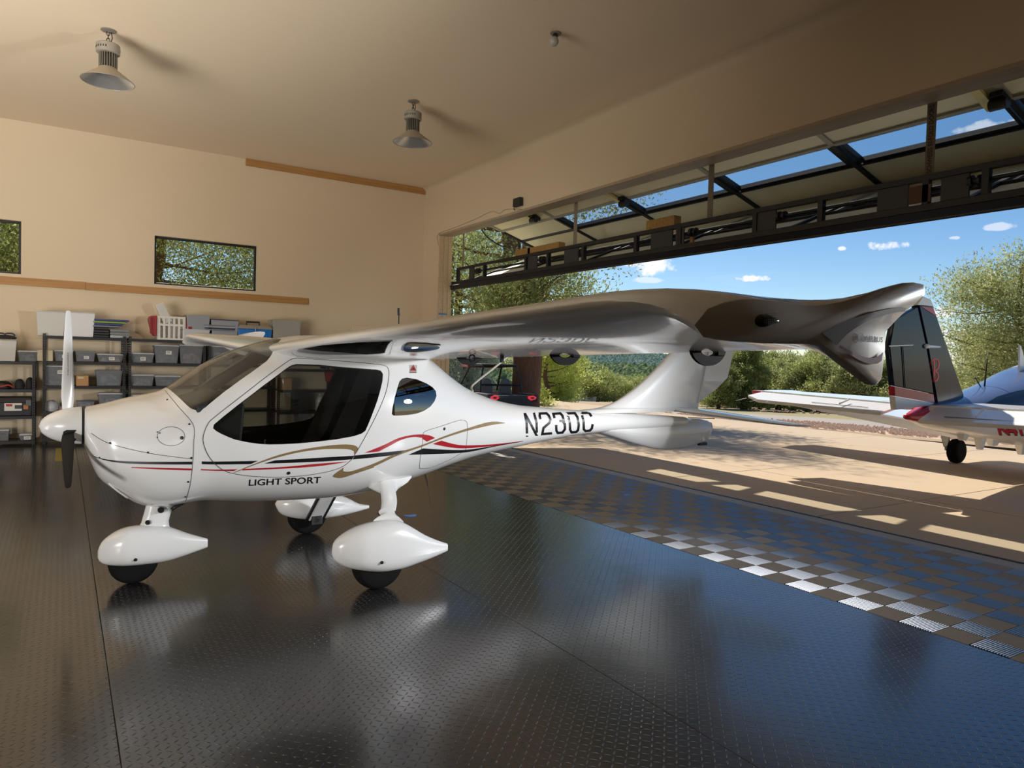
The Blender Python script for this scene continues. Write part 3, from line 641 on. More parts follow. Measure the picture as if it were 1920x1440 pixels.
# ---- spinner and propeller
b = MB(); cs = (.115, YC, 1.047)
b.lathe([(.118 * math.sqrt(max(0, 1 - (1 - u) ** 1.75)), .006 + .225 * (1 - u)) for u in [i / 16 for i in range(17)]][::-1], cs, (-1, 0, 0), 40)
b.build('spinner', WHITE, plane, smooth=60)
MB().cyl((.112, YC, 1.047), (.132, YC, 1.047), .121, 36).build('spinner_backplate', BLACK, plane, smooth=40)
screws_p = [(155, 798), (150, 769), (149, 830)]
def blade(ang, mt):
    hub = Vector((.035, YC, 1.05)); rad = Vector((0, math.sin(ang), math.cos(ang))); tan = Vector((0, math.cos(ang), -math.sin(ang))); fw = Vector((1, 0, 0)); rs = []
    for r, c, tw in ((.06, .055, 62), (.11, .066, 64), (.18, .074, 68), (.25, .071, 71), (.36, .062, 74), (.48, .052, 77), (.60, .042, 79), (.68, .034, 80), (.715, .026, 80), (.722, .014, 80)):
        a = math.radians(tw); ch = fw * math.sin(a) * 1 + tan * math.cos(a); th = fw * -math.cos(a) + tan * math.sin(a)
        ring = []
        for k in range(14):
            q = 2 * math.pi * k / 14; ring.append(hub + rad * r + ch * (c / 2 * math.cos(q) * (1.0)) + th * (c * .10 * math.sin(q)))
        rs.append(ring)
    return MB().rings(rs).build('propeller_blade', mt, plane, smooth=50)
BL2 = mat('blade_face_black', (.007, .007, .009), .6, spec=.15)  # black faces of the two lower blades
spn = bpy.data.objects['spinner'].data; BVS = BVHTree.FromPolygons([v.co.copy() for v in spn.vertices], [tuple(p.vertices) for p in spn.polygons])
P = [np.array(q, float) for q in [(117.5, 815), (119, 809), (125, 806), (143, 806), (143, 824), (143, 836), (130, 834), (118, 830)]]; c = sum(P) / len(P)
b = MB(); b.rings([[hit(*(c + (p - c) * k), BVS, .002) for p in P] for k in (1, .6, .2)], (False, True)); b.build('blade_opening', DARK, plane, smooth=60)
bl = blade(math.radians(7), WHITE); blade(math.radians(127), BL2); blade(math.radians(247), BL2)
for nm in ('propeller_blade.001', 'propeller_blade.002'): bpy.data.objects[nm]['label'] = 'blade with its black face towards the tail'
BVP = BVHTree.FromPolygons([v.co.copy() for v in bl.data.vertices], [tuple(p.vertices) for p in bl.data.polygons])
text_mesh('blade_lettering', 'NEUFORM', [(126.4, 703), (126.4, 661.5), (128.1, 661.5), (128.1, 703)], INK, lambda x, y: hit(x, y, BVP, .0015), plane, .0, sub=0)
# ---- wings
def naca(n, t, camber):
    pts = []
    for i in range(n + 1):
        x = .5 * (1 + math.cos(math.pi * i / n)); yt = 5 * t * (.2969 * math.sqrt(x) - .126 * x - .3516 * x * x + .2843 * x ** 3 - .1015 * x ** 4); yc = camber * 4 * x * (1 - x); pts.append((x, yc + yt))
    low = []
    for i in range(1, n):
        x = .5 * (1 - math.cos(math.pi * i / n)); yt = 5 * t * (.2969 * math.sqrt(x) - .126 * x - .3516 * x * x + .2843 * x ** 3 - .1015 * x ** 4); yc = camber * 4 * x * (1 - x); low.append((x, yc - yt))
    return pts + low                                  # trailing edge over the top to the nose and back
def wing_ring(b_, s, le, te, zl, zt_, t, cam=.022, n=22):
    c = te - le; return [(le + x * c, YC + s * b_, zl + (zt_ - zl) * x + z * c) for x, z in naca(n, t, cam)]
CAPT = [(1660, 622), (1690, 590), (1719, 566), (1741, 539), (1704, 529), (1647, 542), (1599, 559), (1565, 566.5), (1517, 572), (1431, 561), (1380, 562), (1335, 575), (1312, 592), (1302, 610)]
CAPB = [(1302, 610), (1308, 624), (1330, 635), (1407, 643), (1517, 646), (1534, 651), (1551, 667), (1594, 700), (1622, 720), (1646, 723), (1652, 715), (1660, 650), (1661, 628)]
def cap_ring(s, b_, n=22, k=1.0):
    yy = YC - b_
    tw_ = lambda px: -.004 * min(1, max(0, (px - 1340) / 330))
    T = [ony(*p, yy + tw_(p[0])) for p in CAPT]; B = [ony(*p, yy + tw_(p[0])) for p in CAPB]
    up = resample(spline([tuple(p) for p in T], 4), n + 1); lo = resample(spline([tuple(p) for p in B], 4), n + 1)[1:-1]
    r = [Vector(p) for p in up] + [Vector(p) for p in lo]; c = Vector((1.62, yy, 1.635))
    return [Vector((p.x, YC + s * (YC - p.y), p.z)) for p in r]
def wing_sec(b_, s):
    u = b_ - .55; zl = 1.573 + .0405 * u; zt_ = 1.53 + .023 * u
    le = 1.185 + .010 * u; te = 2.38 - .082 * u
    return wing_ring(b_, s, le, te, zl, zt_, .118 if b_ > 2 else .118, .020)
WOBJ = {}; TIP = {}
for s in (-1, 1):
    rs = [wing_sec(b_, s) for b_ in (.0, .3, .55, 1.0, 1.6, 2.2, 2.8, 3.3, 3.55, 3.68)]
    cap = cap_ring(s, 4.07)
    # the cap is drawn at its own spanwise station; the fairing between grows into it
    r0 = [Vector(p) for p in rs[-1]]
    for tt in (.25, .45, .62, .76, .87, .95): 
        e = tt ** 3.2; rs.append([r0[i].lerp(cap[i], e) + Vector((0, r0[i].lerp(cap[i], tt).y - r0[i].lerp(cap[i], e).y, 0)) for i in range(len(cap))])
    rs.append(cap); tip = [cap]; tip.append([Vector((1.62 + (p.x - 1.62) * .97, p.y + s * .004, 1.635 + (p.z - 1.635) * .97)) for p in cap])
    tip.append([Vector((1.62 + (p.x - 1.62) * .5, p.y + s * .014, 1.635 + (p.z - 1.635) * .5)) for p in cap])
    WOBJ[s] = MB().rings(rs, (False, False)).build('wing', WHITE, plane, smooth=50); TIP[s] = MB().rings(tip, (False, True)).build('wing_tip', WHITE, plane, smooth=40)
wm = WOBJ[-1].data
tm_ = TIP[-1].data; k_ = len(wm.vertices)
BVW = BVHTree.FromPolygons([v.co.copy() for v in wm.vertices] + [v.co.copy() for v in tm_.vertices], [tuple(p.vertices) for p in wm.polygons] + [tuple(i + k_ for i in p.vertices) for p in tm_.polygons])
# flap hinge horns under both wings
for s in (-1, 1):
    for d in (1.17, 2.25, 3.24):
        y = YC + s * d; cx = 2.235 - .03 * (d - 1.17); zt_ = 1.572 + .02 * (d - 1.17)
        b = MB(); A = [(cx - .10 + .0, zt_ + .01)] + [(cx + .10 * math.cos(t), zt_ - .075 * math.sin(t) - .002) for t in [math.pi * (1 - k / 14) for k in range(15)]] + [(cx + .10, zt_ + .012)]
        I = [(cx - .015 + .042 * math.cos(t), zt_ - .012 - .022 * math.sin(t)) for t in [2 * math.pi * k / 14 for k in range(14)]]
        # half-round plate with an oval hole: upper and lower halves
        o_ = A[1:-1]; hole = [(cx - .0 + .052 * math.cos(t), zt_ - .002 - .036 * math.sin(t)) for t in [math.pi * (1 - k / 14) for k in range(15)]]
        b.rings([[(x, y - .008, z) for x, z in o_], [(x, y + .008, z) for x, z in o_], [(x, y + .008, z) for x, z in hole], [(x, y - .008, z) for x, z in hole], [(x, y - .008, z) for x, z in o_]], (False, False), closed=False)
        b.box((cx - .10, y - .008, zt_ - .004), (cx - .045, y + .008, zt_ + .03)); b.box((cx + .045, y - .014, zt_ - .035), (cx + .085, y + .014, zt_ + .03))
        b.build('flap_hinge', mat('grey_hinge', (.018, .018, .019), .8, spec=.15), plane, bevel=.002)
# winglet decals
hw = lambda x, y: hit(x, y, BVW, .003)
MAROON = mat('maroon_decal', (.20, .012, .03), .6, spec=.15); BROWN = mat('brown_decal', (.075, .05, .045), .6, spec=.15)
cw = lambda pts: crop(1480, 500, 6.0, pts)
decal_strip('brown_winglet_band', cw([(358, 748), (600, 630), (850, 536), (1080, 480), (1200, 464), (1310, 460)]), cw([(525, 885), (640, 760), (850, 620), (1050, 548), (1180, 516), (1285, 506)]), BROWN, bv=BVW, off=.003)
decal_strip('maroon_winglet_band', cw([(560, 880), (700, 960), (840, 1018), (960, 1018), (1045, 960)]), cw([(545, 905), (700, 1010), (840, 1080), (960, 1094), (1025, 1060)]), MAROON, bv=BVW, off=.003)
NAVY = mat('navy_decal', (.012, .02, .09), .6, spec=.15)
text_mesh('winglet_lettering', 'AIRBUS', [(1620, 628.5), (1653.6, 632.5), (1653, 642), (1620, 639.5)], NAVY, hw, plane, .025)
eb = MB(); ex, ey = 1612.3, 633
for rr in (8.2,): stroke(eb, [(ex + 4.6 * math.cos(t), ey + 8.0 * math.sin(t)) for t in [2 * math.pi * k / 20 for k in range(20)]], 1.5, close=True, place=hw)
for q in (-3.2, 0, 3.2): stroke(eb, [(ex - 3.6, ey + q + 3), (ex - 1.2, ey + q + 1.4), (ex + .8, ey + q - 1.2), (ex + 3.4, ey + q - 2.6)], 1.5, place=hw)
eb.build('winglet_emblem', NAVY, plane, fix=False)
# teardrop tip light behind a bulging lens
def tear(k, o=0): return [(1437 + k * (x + 0) * 23, 601.5 + k * y * 13) for x, y in [(-.97, .0), (-.9, -.5), (-.6, -.9), (-.15, -1.0), (.35, -.62), (.8, -.25), (1.1, .02), (.8, .3), (.35, .62), (-.15, .95), (-.6, .9), (-.9, .5)]]
lb = MB(); lb.rings([[hit(*p, BVW, .001 + o_) for p in tear(k)] for k, o_ in ((1, 0), (.9, .006), (.6, .012), (.2, .014))], (False, True)); lb.build('tip_light', mat('tip_light_lens', (.02, .02, .022), .12, coat=.6), plane, smooth=50)
gb = MB()
for i in range(-3, 3): stroke(gb, [(1434 + i * 3.6, 592), (1434 + i * 3.6, 610)], .5, place=lambda x, y: hit(x, y, BVW, .0165)); stroke(gb, [(1422, 600 + i * 3.2), (1446, 600 + i * 3.2)], .5, place=lambda x, y: hit(x, y, BVW, .0165))
gb.build('tip_light_grid', mat('lens_grid', (.09, .09, .095), .4), plane, fix=False)
# small fittings on the wing
MB().tube([(1.86 + .018 * math.cos(t), 3.34, 1.552 + .018 * math.sin(t) - .012) for t in [2 * math.pi * k / 16 for k in range(16)]], .004, 6, True).build('tie_down_ring', STEEL, plane, smooth=True)
MB().tube([(1.86 + .016 * math.cos(t), 3.34, 1.583 + .014 * math.sin(t)) for t in [2 * math.pi * k / 16 for k in range(16)]], .004, 6, True).build('tie_down_ring', STEEL, plane, smooth=True)
MB().box((2.02, 3.30, 1.52), (2.035, 3.315, 1.60)).build('vent_post', BLACK, plane)
b = MB(); p0 = ony(748, 606, YC - .1); b.tube([p0 + Vector((0, 0, -.05)), p0 + Vector((-.002, 0, .06))], .0045, 6); b.tube([p0 + Vector((-.002, 0, .06)), p0 + Vector((-.004, 0, .115))], .011, 8); b.build('roof_antenna', BLACK, plane, smooth=40)
a0 = hit(886, 734); b = MB(); b.tube(spline([tuple(a0), tuple(ony(884, 726, YC - .04)), tuple(ony(892, 717, YC)), tuple(ony(925, 691, YC)), tuple(ony(957, 665, YC))], 6), [.009] * 25, 8); b.build('swept_antenna', mat('antenna_grey', (.42, .40, .36), .4), plane, smooth=True)
# dark roof glazing between the wing root and the cabin
for nm, pts, e in (('roof_window', crop(500, 620, 5.333, [(355, 178), (560, 140), (900, 112), (1262, 98), (1222, 140), (1185, 215), (1000, 232), (740, 210), (500, 195)]), 0), ('wing_root_window', crop(500, 620, 5.333, [(1370, 160), (1395, 125), (1440, 118), (1600, 126), (1735, 140), (1742, 160), (1680, 195), (1500, 212), (1400, 208), (1368, 190)]), 0)):
    P = [np.array(p) for p in pts]; c = sum(P) / len(P); b = MB(); b.rings([[hit(*(c + (p - c) * k), BVW, .004) for p in P] for k in (1, .7, .4, .12)], (False, True)); b.build(nm, mat('smoked_glass', (.012, .013, .012), .06, coat=.5), plane, smooth=60)
# wing root fairing over the cabin roof
b = MB(); b.rings([[(1.35, YC - .5, 1.60), (1.35, YC + .5, 1.60), (1.35, YC + .46, 1.55), (1.35, YC - .46, 1.55)], [(2.05, YC - .52, 1.60), (2.05, YC + .52, 1.60), (2.05, YC + .47, 1.50), (2.05, YC - .47, 1.50)]])
# warning triangle on the fuselage
wq = crop(760, 675, 57.6, [(430, 560), (1260, 560), (1200, 1420), (430, 1420)])
b = MB(); b.rings([[hit(*p, None, .0022) for p in (wq[0], wq[1])], [hit(*p, None, .0022) for p in (wq[3], wq[2])]], (False, False), closed=False); b.build('warning_placard', mat('placard_grey', (.42, .42, .40), .5), plane, fix=False)
b = MB(); T3 = crop(760, 675, 57.6, [(840, 620), (1080, 1130), (570, 1130)]); stroke(b, T3, 1.7, off=.0034, close=True); b.build('warning_triangle', RED, plane, fix=False)
b = MB(); T4 = [hit(*p, None, .003) for p in crop(760, 675, 57.6, [(840, 800), (1000, 1080), (680, 1080)])]; b.add(T4, [(0, 1, 2)]); stroke(b, crop(760, 675, 57.6, [(460, 1345), (1160, 1345)]), 1.4, off=.003); b.build('warning_print', mat('placard_ink', (.10, .02, .02), .5), plane, fix=False)
# ---- tail
def fin_body(name, prof, th, mt, y=YC, n=12, lab=None):
    # prof = [(z, x_front, x_back)]; rounded sections
    rs = []
    for (z, xf, xb), w in zip(prof, th):
        ring = []
        for k in range(2 * n):
            t = 2 * math.pi * k / (2 * n); u = .5 - .5 * math.cos(t); sgn = 1 if math.sin(t) >= 0 else -1
            prof_w = w * (2.6 * math.sqrt(max(u, 0)) * (1 - u) ** .8 + .04 * (1 - u))
            ring.append((xf + (xb - xf) * u, y + sgn * prof_w * (1 if 0 < u < 1 else 0), z))
        rs.append(ring)
    return MB().rings(rs).build(name, mt, plane, smooth=50, label=lab)
FL = [(1.06, 3.80), (1.09, 4.10), (1.105, 4.27), (1.15, 4.45), (1.26, 4.675), (1.414, 4.90), (1.62, 5.15), (1.85, 5.36), (2.10, 5.56), (2.24, 5.67)]
def fb_(z): return 5.615 + (z - 1.08) * .22
FL2 = [tuple(q) for q in spline(FL, 4)]
fin_body('tail_fin', [(z, x, fb_(z)) for z, x in FL2], [min(.10, .125 - .035 * (z - 1.06)) * (.75 if z < 1.1 else .62) for z, x in FL2], WHITE)
R0 = [ony(1326, 680, YC), ony(1374, 664, YC), ony(1356, 724, YC), ony(1292, 756, YC)]
rp = []
for i in range(9):
    z = 2.22 - i * (2.22 - R0[3].z) / 8; xf = fb_(z) - .03
    xb = R0[1].x + (z - R0[1].z) * .28 if z > R0[2].z else R0[3].x + (R0[2].x - R0[3].x) * (z - R0[3].z) / (R0[2].z - R0[3].z)
    rp.append((z, xf, max(xb, xf + .01)))
rs = [[(xf, YC - .030, z), (xb, YC - .003, z), (xb, YC + .003, z), (xf, YC + .030, z)] for z, xf, xb in rp]
MB().rings(rs).build('rudder', WHITE, plane, smooth=30)
# ventral fin and tail cone
vb = [(1100, 812), (1130, 813), (1160, 822), (1195, 833), (1230, 842), (1260, 845), (1290, 842), (1318, 833), (1332, 831), (1338, 812), (1338, 806)]
V = [ony(*p, YC - .06) for p in vb]; rs = []
VT = [.95, .96, .965, .97, .975, .98, .985, .975, .955, .93, .92]
for i, p in enumerate(V):
    zt_ = VT[i]; zb_ = min(p.z, zt_ - .02); w = [.06, .085, .085, .08, .075, .072, .068, .06, .05, .04, .02][i]; x = p.x + (0 if i < 9 else .0)
    rs.append([(x + (.0 if i < 8 else (i - 7) * .004), YC + w * math.cos(t) * (1 - .35 * max(0, -math.sin(t))), (zt_ + zb_) / 2 + (zt_ - zb_) / 2 * math.sin(t)) for t in [2 * math.pi * k / 20 for k in range(20)]])
MB().rings(rs).build('ventral_fin', WHITE, plane, smooth=60)
MB().lathe([(.022, 0), (.02, .02), (.008, .032)], (V[-1].x + .0, YC, .915), (1, 0, 0), 14).build('tail_light', mat('clear_lens', (.6, .6, .6), .1), plane, smooth=40)
MB().box((V[7].x, YC - .02, V[7].z - .02), (V[8].x, YC + .02, V[8].z + .002)).build('tail_skid', BLACK, plane, bevel=.004)
for s in (-1, 1):
    rs = []
    for b_, le, te in ((.03, 5.22, 5.80), (.10, 5.24, 5.83), (.4, 5.31, 5.85), (.8, 5.40, 5.85), (1.05, 5.47, 5.84), (1.17, 5.55, 5.82), (1.22, 5.68, 5.80)):
        rs.append([(le + x * (te - le), YC + s * b_, 1.082 - .05 * b_ - .02 * x + z * (te - le)) for x, z in naca(12, .10, 0.0)])
    MB().rings(rs).build('stabilator', WHITE, plane, smooth=50)
b = MB(); b.tube([ony(1290, 783, YC - .1), ony(1340, 785, YC - .35)], .004); b.build('trim_rod', STEEL, plane)
MB().tube(spline([tuple(ony(797, 888, YC - .12)), tuple(ony(801, 905, YC - .12)), tuple(ony(808, 950, YC - .12))], 4), [.006] * 3 + [.005] * 2 + [.0015] * 4, 6).build('belly_antenna', BLACK, plane, smooth=True)
# ---- landing gear
def pant(name, up, lo, y, w, cutback=None):
    U = spline(up, 4); Lw = spline(lo, 4); k = 26
    ux = [tuple(ony(*p, y)) for p in U]; lx = [tuple(ony(*p, y)) for p in Lw]
    x0 = max(ux[0][0], lx[0][0]) ; x1 = min(ux[-1][0], lx[-1][0]); rs = []
    for i in range(k):
        u = i / (k - 1); u = u ** 1.35 * .999 + .001; x = x0 + (x1 - x0) * u
        zt_ = np.interp(x, [p[0] for p in ux], [p[2] for p in ux]); zb_ = np.interp(x, [p[0] for p in lx], [p[2] for p in lx])
        ww = w * min(1, 2.1 * u ** .5) * (1 if u < .35 else 1 - .86 * ((u - .35) / .65) ** 1.3); hh = max(.004, (zt_ - zb_) / 2); zc = (zt_ + zb_) / 2
        kk = 2.5
        rs.append([(x, y + ww * math.copysign(abs(math.cos(t)) ** (2 / kk), math.cos(t)), zc + hh * math.copysign(abs(math.sin(t)) ** (2 / kk), math.sin(t))) for t in [2 * math.pi * q / 24 for q in range(24)]])
    return MB().rings(rs).build(name, WHITE, plane, smooth=60)
def wheel(x, y, r, w, rim, parent):
    b = MB(); b.lathe([(r * .55, -w), (r * .80, -w), (r * .95, -w * .75), (r, -w * .25), (r, w * .25), (r * .95, w * .75), (r * .80, w), (r * .55, w)], (x, y, r), (0, 1, 0), 36); wo = b.build('wheel', RUBBER, parent, smooth=50)
    MB().lathe([(.02, -w * .9), (r * .35, -w * .85), (r * .52, -w * .8), (r * .58, -w * .96), (r * .58, w * .96), (r * .52, w * .8), (r * .35, w * .85), (.02, w * .9)], (x, y, r), (0, 1, 0), 28).build('wheel_rim', rim, wo, smooth=40); return wo
GR = mat('gold_wheel_rim', (.40, .25, .05), .35, .7)
NP = [(183, 1042), (184, 1030), (195, 1012), (225, 993), (262, 985), (310, 986), (350, 999), (389, 1010)]
NL = [(183, 1042), (185, 1051), (198, 1058), (228, 1060), (262, 1058), (310, 1052), (350, 1040), (389, 1026)]
pant('nose_wheel_pant', NP, NL, YC - .02, .105); wheel(ony(250, 1060, YC).x + .0, YC, .148, .05, GR, plane)
q0 = ony(300, 945, YC); q1 = ony(287, 992, YC)
b = MB(); rs = []
for t in (0, .35, .7, .9, 1.08):
    c = q0.lerp(q1, t); lw = .083 + (.03 if t > .8 else 0) * (t - .8) / .28; rs.append([(c.x + lw * math.cos(k), YC + .042 * (1 + (.6 if t > .9 else 0)) * math.sin(k), c.z) for k in [2 * math.pi * i / 18 for i in range(18)]])
b.rings(rs); b.build('nose_gear_leg', WHITE, plane, smooth=60)
MB().cyl((q0.x + .0, YC - .06, q0.z - .03), (q0.x, YC + .06, q0.z - .03), .02, 12).build('steering_pin', BLACK, plane, smooth=40)
def bolt(px, py, y, r=.012): 
    p = ony(px, py, y); MB().lathe([(r * 1.3, -.01), (r * 1.3, .0), (r, .003), (r * .9, .008), (.004, .008)], p, (0, -1, 0), 14).build('bolt', STEEL, plane, smooth=30)
bolt(277, 980, YC - .05); bolt(254, 1049, YC - .112, .010)
PU = [(622, 1038), (625, 1020), (640, 1004), (670, 988), (705, 978), (740, 975), (765, 984), (795, 1002), (820, 1013), (838, 1019)]
PL = [(622, 1038), (626, 1050), (645, 1062), (680, 1069), (715, 1071), (750, 1066), (780, 1056), (810, 1045), (838, 1033)]
pant('main_wheel_pant', PU, PL, 4.385, .115); wheel(1.775, 4.40, .172, .062, CHROME, plane)
bolt(716, 1055, 4.276, .009)
def leg_loft(pts, name):                # pts = [(x, y, z, half chord, half thickness)]
    rs = [[(x + hc * math.cos(k), y + ht * math.sin(k) * .6, z + ht * math.sin(k)) for k in [2 * math.pi * i / 18 for i in range(18)]] for x, y, z, hc, ht in [tuple(q) for q in spline(pts, 5)]]
    return MB().rings(rs).build(name, WHITE, plane, smooth=60)
j = [ony(722, 905, 4.86), ony(729, 918, 4.76), ony(730, 940, 4.62), ony(726, 963, 4.50), ony(728, 985, 4.42)]
leg_loft([(j[0].x + .02, 4.92, j[0].z + .05, .22, .10), (j[0].x, 4.86, j[0].z, .13, .07), (j[1].x, 4.78, j[1].z, .068, .045)], 'leg_fairing')
leg_loft([(j[1].x, 4.80, j[1].z + .03, .058, .03), (j[2].x, 4.62, j[2].z, .058, .026), (j[3].x, 4.50, j[3].z, .056, .024)], 'main_gear_leg')
leg_loft([(j[3].x, 4.51, j[3].z + .004, .060, .03), (j[3].x, 4.47, j[3].z - .03, .066, .045), (j[4].x, 4.42, j[4].z - .01, .12, .075)], 'leg_fairing')
sq = [(j[3].x + .062 * math.cos(k), 4.505 + .03 * math.sin(k), j[3].z + .002 + .018 * math.sin(k)) for k in [2 * math.pi * i / 20 for i in range(20)]]
MB().tube(sq, .004, 6, True).build('leg_seal', BLACK, plane, smooth=True)
# far main gear: bare leg, pant open on its inner side
FU = [(516, 945), (528, 931), (560, 922), (610, 922), (648, 932), (672, 944), (691, 947)]
FLo = [(516, 945), (524, 962), (545, 970), (575, 973), (610, 971), (650, 964), (691, 953)]
pant('main_wheel_pant', FU, FLo, 6.03, .125); wheel(1.785, 6.03, .165, .055, CHROME, plane)
g0 = ony(610, 925, 5.72); g1 = ony(590, 974, 5.93)
b = MB(); b.bar(Vector((g0.x, 5.62, g0.z + .03)), g1, .03, .11, (1, 0, 0)); b.build('main_gear_leg', WHITE, plane, bevel=.008)
for dx in (-.07, .07): MB().bar(Vector((g0.x + dx, 5.62, g0.z + .03)), g1 + Vector((dx, 0, 0)), .02, .018, (1, 0, 0)).build('pant_slot_edge', BLACK, plane)
MB().box((g1.x - .045, 5.86, g1.z - .03), (g1.x + .045, 5.90, g1.z + .05)).build('brake_plate', CHROME, plane, bevel=.004)
MB().cyl((g1.x, 5.85, g1.z + .01), (g1.x, 5.87, g1.z + .01), .018, 12).build('axle_bolt', STEEL, plane)
# exhaust stub and cowl lip below the nose
MB().tube(spline([tuple(ony(204, 906, YC - .2)), tuple(ony(220, 920, YC - .22)), tuple(ony(240, 934, YC - .22))], 4), .006).build('cowl_inlet_lip', WHITE, plane, smooth=True)
b = MB(); b.tube([ony(352, 938, YC - .12), ony(330, 950, YC - .12), ony(322, 956, YC - .12)], .012); b.build('exhaust_stub', STEEL, plane, smooth=True)

# ================================================================ LAMPS AND SMALL WALL FIXTURES
LG = mat('lamp_grey', (.30, .27, .22), .5, .2); ALU = mat('brushed_reflector', (.75, .75, .74), .32, .85); FIN = mat('heatsink_grey', (.25, .23, .19), .5, .3)
def bay_lamp(x, y, label, vents=True):
    z = ZC; o = thing('high_bay_lamp', label, 'lamp', (x, y, z), 'high bay lamps on the ceiling')
    MB().lathe([(.075, 0), (.075, -.012), (.03, -.022)], (x, y, z), (0, 0, 1), 20).build('ceiling_plate', FIN, o, smooth=40)
    for k in range(3):
        c = Vector((x, y, z - .035 - .04 * k)); a = k % 2; MB().tube([c + Vector((.016 * math.cos(t) * (1 - a), .016 * math.cos(t) * a, .028 * math.sin(t))) for t in [2 * math.pi * i / 12 for i in range(12)]], .004, 6, True).build('chain_link', STEEL, o, smooth=True)
    MB().tube([(x + .03, y, z - .02), (x + .04, y + .01, z - .08), (x + .02, y, z - .15)], .005, 6).build('lamp_cord', BLACK, o, smooth=True)
    h = MB().lathe([(.03, -.150), (.105, -.155), (.118, -.165), (.118, -.255), (.108, -.262), (.09, -.262)], (x, y, z), (0, 0, 1), 32).build('driver_housing', LG, o, smooth=40)
    for k in range(28):
        t = 2 * math.pi * k / 28
        if (k // 7) % 2: continue
        c = Vector((x + .1165 * math.cos(t), y + .1165 * math.sin(t), z - .21)); MB().bar(c - Vector((0, 0, .012)), c + Vector((0, 0, .012)), .010, .006, (math.cos(t), math.sin(t), 0)).build('vent_slot', BLACK, h)
    f = MB(); f.cyl((x, y, z - .262), (x, y, z - .42), .055, 16); f.build('heatsink_core', FIN, o, smooth=40)
    for k in range(22):
        t = 2 * math.pi * k / 22; d = Vector((math.cos(t), math.sin(t), 0)); a = Vector((x, y, z - .26)) + d * .072
        MB().bar(a, a - Vector((0, 0, .165)), .004, .04, d).build('cooling_fin', FIN, o)
    prof = [(.088, -.415), (.095, -.43), (.26, -.555), (.266, -.565)]
    b = MB(); b.lathe(prof, (x, y, z), (0, 0, 1), 40, (False, False)); b.build('lamp_shade', mat('shade_outside', (.40, .33, .24), .45, .3), o, smooth=60)
    b = MB(); b.lathe([(.266, -.565), (.258, -.560), (.09, -.432), (.03, -.425)], (x, y, z), (0, 0, 1), 40, (False, True)); b.build('reflector', ALU, o, smooth=60)
    b = MB(); b.tube([(x + .264 * math.cos(t), y + .264 * math.sin(t), z - .564) for t in [2 * math.pi * i / 40 for i in range(40)]], .004, 6, True); b.build('shade_rim', LG, o, smooth=True)
    return o
bay_lamp(.415, 9.161, 'grey finned high bay lamp above the propeller, its reflector tilted into view')
bay_lamp(4.05, 9.117, 'grey finned high bay lamp on the ceiling between the window and the big door')
p = onz(1042, 62, ZC); o = thing('spot_lamp', 'small ceiling lampholder with one frosted bulb pointing down at an angle', 'lamp', p)
MB().lathe([(.06, 0), (.06, -.01), (.045, -.02)], p, (0, 0, 1), 20).build('ceiling_plate', FIN, o, smooth=40)
q = Vector(ond(1024, 81, (p - Vector(EYE)).length * .83)); d = (Vector((p.x - .09, p.y - .10, p.z - .14)) - p).normalized()
MB().lathe([(.012, .0), (.014, .03), (.028, .035), (.032, .10), (.030, .115)], p - Vector((0, 0, .01)), d, 16).build('lamp_socket', STEEL, o, smooth=40)
MB().lathe([(.014, .10), (.02, .12), (.042, .15), (.05, .18), (.046, .21), (.025, .228), (.004, .232)], p - Vector((0, 0, .01)), d, 20).build('bulb', mat('frosted_bulb', (.42, .42, .38), .35), o, smooth=60)
p = onx(976, 381, XW); o = thing('wall_sensor_box', 'small black box mounted on the wall above the door header', 'sensor', p)
MB().box((XW - .09, p.y - .10, p.z - .06), (XW - .02, p.y + .10, p.z + .075)).build('housing', BLACK, o, bevel=.006)
MB().box((XW - .03, p.y - .03, p.z - .04), (XW, p.y + .03, p.z + .04)).build('bracket', STEEL, o)
MB().tube([(XW - .06, p.y + .09, p.z - .05), (XW - .04, p.y + .14, p.z - .08), (XW - .01, p.y + .16, p.z - .09)], .006).build('cord', BLACK, o, smooth=True)
p = onx(848, 672, XW + .1); tag(MB().box((XW + .06, DY1 - .055, p.z - .035), (XW + .17, DY1 - .047, p.z + .035)).build('wall_switch', mat('ivory_switch', (.6, .52, .4), .4), bevel=.003), 'small ivory switch plate on the far jamb of the big door', 'switch')
BT = mat('painter_tape_blue', (.10, .25, .62), .5)
def tape(px, py, label):
    p = onz(px, py, .001); b = MB(); c = [(p.x + .06 * math.cos(t) * (1 + .25 * math.sin(3 * t)), p.y + .045 * math.sin(t) * (1 + .3 * math.cos(2 * t)), .001) for t in [2 * math.pi * k / 14 for k in range(14)]]
    b.prism(c, (0, 0, .004)); tag(b.build('tape_scrap', BT), label, 'tape')
tape(770, 967, 'scrap of blue tape on the tread floor behind the near main wheel')
p = onz(1175, 928, .006); tag(MB().box((p.x - .05, p.y - .03, .0045), (p.x + .05, p.y + .03, .007)).build('tape_scrap', BT), 'scrap of blue tape on the ribbed tile strip', 'tape')
yb = onz(118, 855, .0); tag(MB().box((yb.x - .09, yb.y - .5, .0005), (yb.x + .10, yb.y + .9, .0025)).build('floor_mark', mat('yellow_floor_paint', (.30, .24, .04), .5)), 'faded yellow stripe on the floor behind the propeller', 'marking')

